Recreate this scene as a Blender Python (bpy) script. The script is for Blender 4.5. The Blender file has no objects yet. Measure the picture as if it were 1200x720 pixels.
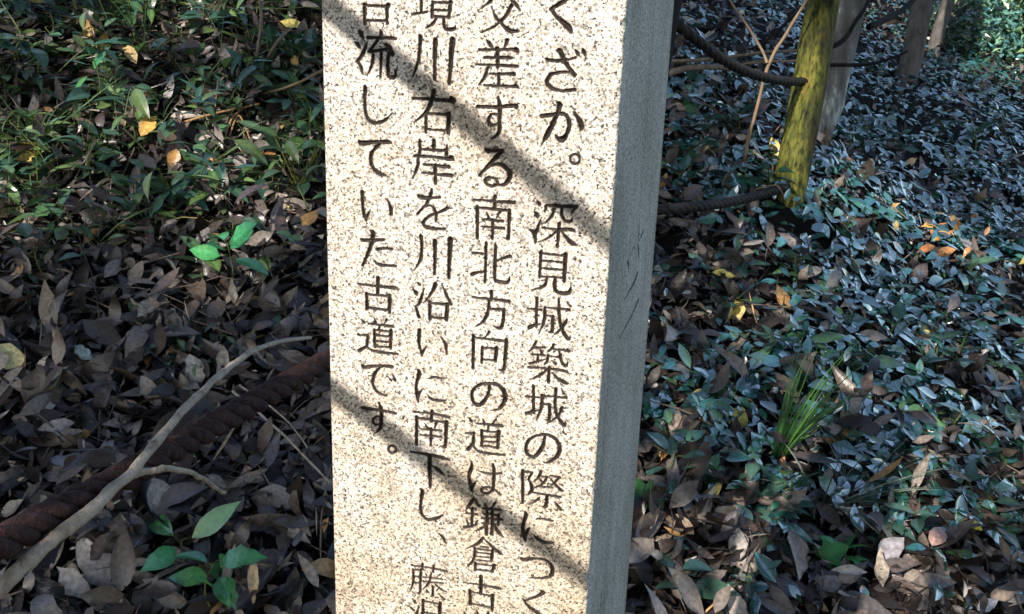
import bpy, math, random
import numpy as np
from mathutils import Vector, Matrix
random.seed(7); rng = np.random.default_rng(11)
R_ = math.radians
scene = bpy.context.scene
COL = scene.collection

# ---------------------------------------------------------------- camera, sky, sun, exposure
F_PX, PITCH, ROLL = 1156.5, 0.307695, 0.0359346
Fv = np.array([0, math.cos(PITCH), -math.sin(PITCH)])
R0 = np.array([1.0, 0, 0]); U0 = np.cross(R0, Fv)
Rv = math.cos(ROLL) * R0 + math.sin(ROLL) * U0
Uv = -math.sin(ROLL) * R0 + math.cos(ROLL) * U0
cam_d = bpy.data.cameras.new("camera"); cam = bpy.data.objects.new("camera", cam_d); COL.objects.link(cam)
cam.matrix_world = Matrix(((Rv[0], Uv[0], -Fv[0], 0), (Rv[1], Uv[1], -Fv[1], 0), (Rv[2], Uv[2], -Fv[2], 0), (0, 0, 0, 1)))
cam_d.sensor_width = 36; cam_d.lens = F_PX / 1200 * 36; cam_d.clip_start = .02; cam_d.clip_end = 2000
scene.camera = cam

SUN_EL, SUN_AZ = R_(34), R_(209)          # azimuth clockwise from +Y: behind the camera, to its left
S = np.array([math.sin(SUN_AZ) * math.cos(SUN_EL), math.cos(SUN_AZ) * math.cos(SUN_EL), math.sin(SUN_EL)])
world = bpy.data.worlds.new("World"); scene.world = world; world.use_nodes = True
nt = world.node_tree; nt.nodes.clear()
sky = nt.nodes.new("ShaderNodeTexSky"); sky.sky_type = 'NISHITA'; sky.sun_disc = False
sky.sun_elevation = SUN_EL; sky.sun_rotation = SUN_AZ
bg = nt.nodes.new("ShaderNodeBackground"); bg.inputs[1].default_value = 0.15
wo = nt.nodes.new("ShaderNodeOutputWorld")
nt.links.new(sky.outputs[0], bg.inputs[0]); nt.links.new(bg.outputs[0], wo.inputs[0])
sun_d = bpy.data.lights.new("sun", 'SUN'); sun_d.energy = 3.4; sun_d.angle = R_(.5); sun_d.color = (1, .93, .84)
sun = bpy.data.objects.new("sun", sun_d); COL.objects.link(sun)
sun.rotation_euler = Vector(S).to_track_quat('Z', 'Y').to_euler()
vs = scene.view_settings; vs.view_transform = 'Standard'; vs.look = 'None'; vs.gamma = 1; vs.use_curve_mapping = False
vs.exposure = 1.12

# ---------------------------------------------------------------- helpers
def at(px, py, d):                       # the point seen at a pixel of the photograph, d metres in
    return d * (Fv + (px - 600) / F_PX * Rv + (360 - py) / F_PX * Uv)
def pix(P):
    P = np.asarray(P, float); d = P @ Fv
    return 600 + F_PX * (P @ Rv) / d, 360 - F_PX * (P @ Uv) / d, d

def tag(o, label=None, cat=None, group=None, kind=None):
    if label: o["label"] = label
    if cat: o["category"] = cat
    if group: o["group"] = group
    if kind: o["kind"] = kind
    return o
def empty(name, loc, label, cat, group=None, rz=0.0):
    o = bpy.data.objects.new(name, None); COL.objects.link(o); o.location = loc; o.rotation_euler = (0, 0, rz)
    o.empty_display_size = .05
    return tag(o, label, cat, group)
def mesh_obj(name, V, quads=None, tris=None, mat=None, parent=None, cols=None, smooth=True, attrs=None, mi=None):
    me = bpy.data.meshes.new(name)
    V = np.asarray(V, np.float32).reshape(-1, 3)
    q = np.zeros((0, 4), np.int32) if quads is None or len(quads) == 0 else np.asarray(quads, np.int32)
    t = np.zeros((0, 3), np.int32) if tris is None or len(tris) == 0 else np.asarray(tris, np.int32)
    me.vertices.add(len(V)); me.vertices.foreach_set("co", V.ravel())
    nl = q.size + t.size; me.loops.add(nl)
    me.loops.foreach_set("vertex_index", np.concatenate([q.ravel(), t.ravel()]))
    me.polygons.add(len(q) + len(t))
    st = np.concatenate([np.arange(len(q)) * 4, len(q) * 4 + np.arange(len(t)) * 3]).astype(np.int32)
    me.polygons.foreach_set("loop_start", st)
    me.polygons.foreach_set("use_smooth", np.full(len(st), smooth))
    if mi is not None: me.polygons.foreach_set("material_index", np.asarray(mi, np.int32))
    if cols is not None:
        a = me.attributes.new("col", 'FLOAT_COLOR', 'POINT')
        c = np.ones((len(V), 4), np.float32); c[:, :3] = cols; a.data.foreach_set("color", c.ravel())
    for k, v in (attrs or {}).items():
        a = me.attributes.new(k, 'FLOAT', 'POINT'); a.data.foreach_set("value", np.asarray(v, np.float32))
    me.update(calc_edges=True); me.validate()
    for m in (mat if isinstance(mat, (list, tuple)) else [mat]):
        if m: me.materials.append(m)
    o = bpy.data.objects.new(name, me); COL.objects.link(o)
    if parent: o.parent = parent
    return o
def copy_tree(o, parent=None):
    c = o.copy(); COL.objects.link(c)
    if parent: c.parent = parent
    for ch in list(o.children): copy_tree(ch, c)
    return c
def catmull(P, n=6, closed=False):
    P = np.asarray(P, float); out = []
    k = len(P)
    if k < 3: 
        return np.array([P[0] + (P[-1] - P[0]) * i / n for i in range(n + 1)])
    for i in range(k - 1):
        p0, p1, p2, p3 = P[max(i - 1, 0)], P[i], P[i + 1], P[min(i + 2, k - 1)]
        for j in range(n):
            t = j / n
            out.append(.5 * (2 * p1 + (p2 - p0) * t + (2 * p0 - 5 * p1 + 4 * p2 - p3) * t * t + (3 * p1 - p0 - 3 * p2 + p3) * t ** 3))
    out.append(P[-1]); return np.array(out)
def frames(P):
    T = np.gradient(P, axis=0); T /= np.linalg.norm(T, axis=1)[:, None] + 1e-12
    N = np.zeros_like(T); a = np.array([.13, .31, .94]); 
    if abs(T[0] @ a) > .9: a = np.array([1., 0, 0])
    n = a - T[0] * (a @ T[0]); n /= np.linalg.norm(n)
    for i in range(len(T)):
        n = n - T[i] * (n @ T[i]); n /= np.linalg.norm(n) + 1e-12; N[i] = n
    return T, N, np.cross(T, N)
def tube(P, r, k=8, wob=0.0, cap=True):
    P = np.asarray(P, float); n = len(P); r = np.broadcast_to(np.asarray(r, float), (n,))
    T, N, B = frames(P); a = np.arange(k) / k * 2 * math.pi
    rr = r[:, None] * (1 + wob * rng.standard_normal((n, k)))
    V = P[:, None, :] + rr[..., None] * (np.cos(a)[None, :, None] * N[:, None, :] + np.sin(a)[None, :, None] * B[:, None, :])
    i = np.arange(n - 1)[:, None] * k; j = np.arange(k)[None, :]; j2 = (j + 1) % k
    Q = np.stack([i + j, i + j2, i + k + j2, i + k + j], -1).reshape(-1, 4)
    V = V.reshape(-1, 3); Tr = []
    if cap:
        V = np.vstack([V, P[0], P[-1]]); c0, c1 = n * k, n * k + 1
        for q in range(k):
            Tr.append((c0, (q + 1) % k, q)); Tr.append((c1, (n - 1) * k + q, (n - 1) * k + (q + 1) % k))
    return V, Q, np.array(Tr, np.int32).reshape(-1, 3)
class MB:
    def __init__(s): s.V, s.Q, s.T, s.C, s.n = [], [], [], [], 0
    def add(s, V, Q=None, T=None, c=None):
        if Q is not None and len(Q): s.Q.append(np.asarray(Q) + s.n)
        if T is not None and len(T): s.T.append(np.asarray(T) + s.n)
        s.V.append(V); s.n += len(V)
        if c is not None: s.C.append(np.broadcast_to(np.asarray(c, float), (len(V), 3)))
    def tube(s, P, r, k=8, wob=0., c=None): s.add(*tube(P, r, k, wob), c=c)
    def build(s, name, mat, parent=None, smooth=True):
        return mesh_obj(name, np.vstack(s.V), np.vstack(s.Q) if s.Q else None, np.vstack(s.T) if s.T else None, mat, parent,
                        np.vstack(s.C) if s.C else None, smooth)

# ---------------------------------------------------------------- node helpers and materials
def new_mat(name):
    m = bpy.data.materials.new(name); m.use_nodes = True; n = m.node_tree; n.nodes.clear()
    out = n.nodes.new("ShaderNodeOutputMaterial"); b = n.nodes.new("ShaderNodeBsdfPrincipled")
    n.links.new(b.outputs[0], out.inputs[0]); return m, n, b, out
def nd(n, t, **kw):
    x = n.nodes.new(t)
    for k, v in kw.items():
        if k in x.inputs: x.inputs[k].default_value = v
        else: setattr(x, k, v)
    return x
def ramp(n, fac, stops, interp='LINEAR'):
    r = n.nodes.new("ShaderNodeValToRGB"); r.color_ramp.interpolation = interp
    e = r.color_ramp.elements
    while len(e) < len(stops): e.new(.5)
    for el, (p, c) in zip(e, stops):
        el.position = p; el.color = (*c, 1) if len(c) == 3 else c
    n.links.new(fac, r.inputs[0]); return r.outputs[0]
def mix(n, fac, a, b, mode='MIX'):
    m = n.nodes.new("ShaderNodeMix"); m.data_type = 'RGBA'; m.blend_type = mode
    for s, v in ((m.inputs[0], fac), (m.inputs[6], a), (m.inputs[7], b)):
        if hasattr(v, 'is_output'): n.links.new(v, s)
        else: s.default_value = v if not isinstance(v, tuple) else (*v, 1)[:4]
    return m.outputs[2]
def mapped(n, scale):
    tc = n.nodes.new("ShaderNodeTexCoord"); mp = n.nodes.new("ShaderNodeMapping"); mp.inputs['Scale'].default_value = scale
    n.links.new(tc.outputs['Object'], mp.inputs[0]); return mp.outputs[0]

def leaf_mat(name, rough=.5, spec=.5, trans=0., noise=.35, bump=.0, coat=0., civ=1.6):
    m, n, b, out = new_mat(name)
    a = nd(n, "ShaderNodeAttribute", attribute_name="col")
    v = mapped(n, (1, 1, 1))
    nz = nd(n, "ShaderNodeTexNoise", Scale=120., Detail=4.); n.links.new(v, nz.inputs[0])
    f = ramp(n, nz.outputs[0], [(.3, (1 - noise,) * 3), (.7, (1 + noise,) * 3)])
    c = mix(n, 1., a.outputs[0], f, 'MULTIPLY')
    n.links.new(c, b.inputs['Base Color']); b.inputs['Roughness'].default_value = rough; b.inputs['Specular IOR Level'].default_value = spec
    b.inputs['Coat Weight'].default_value = coat; b.inputs['Coat Roughness'].default_value = .1; b.inputs['Coat IOR'].default_value = civ
    if bump:
        bp = nd(n, "ShaderNodeBump", Strength=bump, Distance=.002); n.links.new(nz.outputs[0], bp.inputs['Height']); n.links.new(bp.outputs[0], b.inputs['Normal'])
    if trans:
        tr = n.nodes.new("ShaderNodeBsdfTranslucent"); n.links.new(c, tr.inputs[0])
        mx = n.nodes.new("ShaderNodeMixShader"); mx.inputs[0].default_value = trans
        n.links.new(b.outputs[0], mx.inputs[1]); n.links.new(tr.outputs[0], mx.inputs[2]); n.links.new(mx.outputs[0], out.inputs[0])
    return m
M = {}
M['litter'] = leaf_mat("dry_leaf", .36, .55, .0, .4, .5)
M['green'] = leaf_mat("green_leaf", .3, .5, .15, .2, .1, .35)
M['cover'] = leaf_mat("glossy_cover_leaf", .35, .5, .04, .25, .06, 1., 2.7)
M['canopy'] = leaf_mat("canopy_leaf", .5, .3, .0, .2)
M['blade'] = leaf_mat("grass_blade", .4, .4, .2, .2)

def bark(name, stops, scale, bump=.6, rough=.85, dist=.01, stretch=.25):
    m, n, b, out = new_mat(name)
    v = mapped(n, (1, 1, stretch))
    nz = nd(n, "ShaderNodeTexNoise", Scale=scale, Detail=8., Roughness=.65); n.links.new(v, nz.inputs[0])
    n.links.new(ramp(n, nz.outputs[0], stops), b.inputs['Base Color'])
    b.inputs['Roughness'].default_value = rough; b.inputs['Specular IOR Level'].default_value = .25
    n2 = nd(n, "ShaderNodeTexNoise", Scale=scale * 4, Detail=6.); n.links.new(v, n2.inputs[0])
    bp = nd(n, "ShaderNodeBump", Strength=bump, Distance=dist); n.links.new(n2.outputs[0], bp.inputs['Height']); n.links.new(bp.outputs[0], b.inputs['Normal'])
    return m
M['mossy'] = bark("mossy_post_wood", [(.3, (.02, .014, .006)), (.42, (.045, .05, .012)), (.54, (.12, .125, .022)), (.66, (.17, .125, .03)), (.8, (.2, .16, .07))], 16, .9, .75, .008, .18)
M['lichen'] = bark("lichen_bark", [(.35, (.07, .065, .055)), (.5, (.14, .13, .115)), (.57, (.2, .2, .18)), (.63, (.45, .47, .41))], 14, .6)
M['greybark'] = bark("grey_bark", [(.35, (.05, .045, .04)), (.6, (.12, .105, .09)), (.8, (.17, .15, .13))], 20, .6)
M['darkwood'] = bark("dark_wet_wood", [(.3, (.006, .005, .006)), (.7, (.022, .017, .017))], 40, .8)
M['orangebark'] = bark("reddish_sun_tinted_bark", [(.3, (.2, .1, .04)), (.7, (.42, .25, .11))], 20, .5)  # reddish bark; the far trunk's orange sunlight is put into this colour
M['stick'] = bark("peeled_stick", [(.3, (.12, .085, .06)), (.45, (.33, .27, .205)), (.6, (.44, .37, .3)), (.7, (.2, .15, .11)), (.78, (.07, .05, .035))], 60, .9, .6, .003)
M['twig'] = bark("dry_twig", [(.3, (.1, .075, .055)), (.7, (.24, .19, .14))], 80, .4, .7, .002)
M['tantwig'] = bark("tan_twig", [(.3, (.15, .1, .06)), (.7, (.3, .21, .13))], 60, .4, .6, .002)
M['stem'] = bark("green_stem", [(.3, (.05, .08, .02)), (.7, (.12, .14, .04))], 80, .3, .5, .001)
M['thinrope'] = bark('blackened_rope', [(.3, (.006, .005, .005)), (.7, (.03, .024, .023))], 160, .8, .7, .002, .6)
M['rope'] = bark("dark_rope_fibre", [(.3, (.018, .009, .008)), (.55, (.055, .027, .024)), (.75, (.12, .066, .058))], 160, 1., .8, .0035, .6)

m = M['mossy']; n = m.node_tree; b = n.nodes['Principled BSDF']; old = b.inputs['Base Color'].links[0].from_socket
v = mapped(n, (1, 1, .35)); nz = nd(n, "ShaderNodeTexNoise", Scale=75., Detail=7., Roughness=.7); n.links.new(v, nz.inputs[0])
c = mix(n, 1., old, ramp(n, nz.outputs[0], [(.36, (.1, .08, .07)), (.47, (.6, .65, .5)), (.6, (1.25, 1.15, 1.))]), 'MULTIPLY')
n.links.new(c, b.inputs['Base Color'])
m, n, b, out = new_mat("forest_soil"); M['soil'] = m
v = mapped(n, (1, 1, 1)); nz = nd(n, "ShaderNodeTexNoise", Scale=30., Detail=9., Roughness=.7); n.links.new(v, nz.inputs[0])
n.links.new(ramp(n, nz.outputs[0], [(.3, (.004, .003, .0025)), (.6, (.012, .009, .007)), (.8, (.03, .022, .017))]), b.inputs['Base Color'])
b.inputs['Roughness'].default_value = .95; b.inputs['Specular IOR Level'].default_value = .15
bp = nd(n, "ShaderNodeBump", Strength=1., Distance=.02); n.links.new(nz.outputs[0], bp.inputs['Height']); n.links.new(bp.outputs[0], b.inputs['Normal'])

# granite: sparkling pale front with dark ink in the letters; sawn grey sides
m, n, b, out = new_mat("granite_face"); M['granite'] = m
v = mapped(n, (1, 1, 1))
wn = nd(n, "ShaderNodeTexNoise", Scale=900., Detail=2.); n.links.new(v, wn.inputs[0])
add = n.nodes.new("ShaderNodeVectorMath"); add.operation = 'MULTIPLY_ADD'; n.links.new(wn.outputs[1], add.inputs[0]); add.inputs[1].default_value = (.0012,) * 3; n.links.new(v, add.inputs[2])
vo = nd(n, "ShaderNodeTexVoronoi", Scale=1150.); n.links.new(add.outputs[0], vo.inputs['Vector'])
sp = n.nodes.new("ShaderNodeSeparateColor"); n.links.new(vo.outputs['Color'], sp.inputs[0])
grain = ramp(n, sp.outputs[0], [(0, (.05, .047, .047)), (.07, (.23, .21, .195)), (.19, (.43, .395, .36)), (.4, (.62, .58, .54)), (.68, (.77, .74, .7))], 'CONSTANT')
vo2 = nd(n, "ShaderNodeTexVoronoi", Scale=560.); n.links.new(add.outputs[0], vo2.inputs['Vector'])
sp2 = n.nodes.new("ShaderNodeSeparateColor"); n.links.new(vo2.outputs['Color'], sp2.inputs[0])
big = ramp(n, sp2.outputs[1], [(0, (.5, .49, .48)), (.08, (.8, .78, .75)), (.26, (1, 1, 1)), (.8, (1.1, 1.07, 1.02))], 'CONSTANT')
c = mix(n, 1., grain, big, 'MULTIPLY')
st = nd(n, "ShaderNodeTexNoise", Scale=9., Detail=5.); n.links.new(v, st.inputs[0])
c = mix(n, 1., c, ramp(n, st.outputs[0], [(.33, (.93, .83, .7)), (.5, (1, .965, .92)), (.66, (1.03, 1.01, .98))]), 'MULTIPLY')
sx = n.nodes.new("ShaderNodeSeparateXYZ"); n.links.new(v, sx.inputs[0])
sn = nd(n, "ShaderNodeTexNoise", Scale=26., Detail=8., Roughness=.7); n.links.new(v, sn.inputs[0])
mr = nd(n, "ShaderNodeMapRange"); n.links.new(sx.outputs[2], mr.inputs[0]); mr.inputs[1].default_value = 1.26; mr.inputs[2].default_value = .98; mr.inputs[3].default_value = 0.; mr.inputs[4].default_value = .34
ma = n.nodes.new("ShaderNodeMath"); ma.operation = 'ADD'; n.links.new(mr.outputs[0], ma.inputs[0]); n.links.new(sn.outputs[0], ma.inputs[1])
c = mix(n, 1., c, ramp(n, ma.outputs[0], [(.55, (1, 1, 1)), (.78, (.87, .81, .72)), (.95, (.65, .58, .5))]), 'MULTIPLY')   # soil splashed up from the path
ca = nd(n, "ShaderNodeAttribute", attribute_name="carve")
ink = ramp(n, nd(n, "ShaderNodeTexNoise", Scale=1.).outputs[0], [(0, (.02, .013, .009)), (1, (.03, .018, .012))])
ib = nd(n, "ShaderNodeTexNoise", Scale=420., Detail=4.); n.links.new(v, ib.inputs[0])
ink = ramp(n, ib.outputs[0], [(.35, (.012, .008, .006)), (.62, (.034, .022, .016)), (.78, (.085, .058, .042))])
c = mix(n, ca.outputs['Fac'], c, ink)
n.links.new(c, b.inputs['Base Color']); b.inputs['Roughness'].default_value = .62; b.inputs['Specular IOR Level'].default_value = .35
bp = nd(n, "ShaderNodeBump", Strength=.35, Distance=.0008); n.links.new(sp.outputs[1], bp.inputs['Height']); n.links.new(bp.outputs[0], b.inputs['Normal'])

m, n, b, out = new_mat("granite_sawn_side"); M['side'] = m
v = mapped(n, (1, 1, 1)); vz = mapped(n, (1, 1, .06))
a1 = nd(n, "ShaderNodeTexNoise", Scale=260., Detail=5., Roughness=.7); n.links.new(vz, a1.inputs[0])
a2 = nd(n, "ShaderNodeTexNoise", Scale=500., Detail=3.); n.links.new(v, a2.inputs[0])
a3 = nd(n, "ShaderNodeTexNoise", Scale=14., Detail=6.); n.links.new(v, a3.inputs[0])
c = mix(n, 1., ramp(n, a1.outputs[0], [(.25, (.4, .385, .34)), (.5, (.46, .445, .4)), (.75, (.5, .48, .43))]), ramp(n, a2.outputs[0], [(.32, (.6, .6, .6)), (.45, (1, 1, 1)), (.75, (1.15, 1.15, 1.15))]), 'MULTIPLY')
c = mix(n, 1., c, ramp(n, a3.outputs[0], [(.35, (.78, .78, .74)), (.65, (1.08, 1.08, 1.08))]), 'MULTIPLY')
ca = nd(n, "ShaderNodeAttribute", attribute_name="carve")
vg = nd(n, "ShaderNodeTexVoronoi", Scale=1300.); n.links.new(v, vg.inputs['Vector'])
sg = n.nodes.new("ShaderNodeSeparateColor"); n.links.new(vg.outputs['Color'], sg.inputs[0])
c = mix(n, 1., c, ramp(n, sg.outputs[0], [(0, (.3, .3, .3)), (.12, (.68, .68, .67)), (.32, (1, 1, .99)), (.8, (1.32, 1.3, 1.26))], 'CONSTANT'), 'MULTIPLY')
dv = mapped(n, (1, 1, .03)); dn = nd(n, "ShaderNodeTexNoise", Scale=90., Detail=4.); n.links.new(dv, dn.inputs[0])
c = mix(n, 1., c, ramp(n, dn.outputs[0], [(.3, (.78, .78, .77)), (.48, (1, 1, 1)), (.72, (1.06, 1.06, 1.05))]), 'MULTIPLY')
c = mix(n, ca.outputs['Fac'], c, (.012, .012, .012))
n.links.new(c, b.inputs['Base Color']); b.inputs['Roughness'].default_value = .7; b.inputs['Specular IOR Level'].default_value = .3
bp = nd(n, "ShaderNodeBump", Strength=.5, Distance=.001); n.links.new(a1.outputs[0], bp.inputs['Height']); n.links.new(bp.outputs[0], b.inputs['Normal'])

# ---------------------------------------------------------------- the ground: a bank that rises away from the path and falls to the right
ctrl = [(60, 700, 1.75), (60, 400, 2.25), (60, 200, 2.75), (60, 20, 3.3), (330, 700, 1.72), (330, 400, 2.25), (330, 150, 2.9), (330, 0, 3.5),
        (760, 700, 1.8), (780, 480, 2.2), (790, 250, 2.95), (800, 60, 3.8), (925, 232, 3.04), (1100, 700, 1.95), (1180, 500, 2.55), (1050, 350, 3.0),
        (1100, 200, 4.3), (1190, 200, 4.6), (1060, 95, 5.8), (955, 150, 4.3), (1180, 85, 8.)]
cp = [at(*c) for c in ctrl] + [np.array(p) for p in ((0, .55, -1.36), (1.4, .7, -1.42), (-1.4, .6, -1.3), (0, -1, -1.44), (-2.5, -1, -1.4), (2.5, -1, -1.5),
      (-3.5, 3, .35), (-3.5, 6, 1.), (0, 7, .5), (3, 10, .25), (8, 10, -.4), (8, 4, -.95), (-2, 11, 1.1), (5, 1.5, -1.45))]
cp = np.array(cp); CX = cp[:, :2]
def _tk(r2): return np.where(r2 > 1e-12, .5 * r2 * np.log(np.maximum(r2, 1e-12)), 0)
_A = np.zeros((len(cp) + 3,) * 2); _d2 = ((CX[:, None] - CX[None]) ** 2).sum(-1)
_A[:-3, :-3] = _tk(_d2) + .03 * np.eye(len(cp)); _A[:-3, -3] = 1; _A[:-3, -2:] = CX; _A[-3, :-3] = 1; _A[-2:, :-3] = CX.T
_w = np.linalg.solve(_A, np.concatenate([cp[:, 2], np.zeros(3)]))
def H(x, y):
    x = np.asarray(x, float); y = np.asarray(y, float); sh = np.broadcast(x, y).shape
    x, y = np.broadcast_to(x, sh).ravel(), np.broadcast_to(y, sh).ravel()
    xc, yc = np.clip(x, -4.5, 8.5), np.clip(y, -2., 12.)
    z = np.zeros(len(xc))
    for i in range(0, len(xc), 50000):
        s = slice(i, i + 50000)
        r2 = (xc[s, None] - CX[None, :, 0]) ** 2 + (yc[s, None] - CX[None, :, 1]) ** 2
        z[s] = _tk(r2) @ _w[:-3] + _w[-3] + _w[-2] * xc[s] + _w[-1] * yc[s]
    z += .025 * np.minimum(np.maximum(y - 12, 0), 60)
    z += .018 * np.sin(x * 5.1 + 1.3 * np.sin(y * 3.7)) * np.sin(y * 4.3 + x) + .008 * np.sin(x * 13 + y * 7) * np.sin(y * 15 - x * 4)
    return z.reshape(sh)
def Hn(x, y, e=.03):
    gx = (H(x + e, y) - H(x - e, y)) / (2 * e); gy = (H(x, y + e) - H(x, y - e)) / (2 * e)
    n_ = np.stack([-gx, -gy, np.ones_like(gx)], -1); return n_ / np.linalg.norm(n_, axis=-1, keepdims=True)
def gpix(px, py):                         # where the ray through a pixel meets the ground
    d = np.arange(.9, 14, .01); P = d[:, None] * (Fv + (px - 600) / F_PX * Rv + (360 - py) / F_PX * Uv)
    k = np.argmax(P[:, 2] < H(P[:, 0], P[:, 1])); return P[k] if k else P[600]
gx = np.concatenate([-np.geomspace(4.6, 160, 24)[::-1], np.arange(-4.5, 8.5, .06), np.geomspace(8.6, 160, 22)])
gy = np.concatenate([-np.geomspace(1.2, 160, 26)[::-1], np.arange(-1.1, 12, .06), np.geomspace(12.1, 260, 24)])
X, Y = np.meshgrid(gx, gy); Z = H(X, Y)
ny, nx = X.shape; i = (np.arange(ny - 1)[:, None] * nx + np.arange(nx - 1)[None, :]).ravel()
tag(mesh_obj("ground", np.stack([X, Y, Z], -1), np.stack([i, i + 1, i + nx + 1, i + nx], 1), None, M['soil']),
    "dark forest soil of the sloping bank under the fallen leaves", "ground", kind="structure")

# ---------------------------------------------------------------- the inscribed granite post
YAW, SX, SY, SW, SD = .268444, -.09832, .50207, .15, .170857
tS = np.array([math.cos(YAW), -math.sin(YAW), 0]); nS = np.array([math.sin(YAW), math.cos(YAW), 0]); A0 = np.array([SX, SY, 0])
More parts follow.
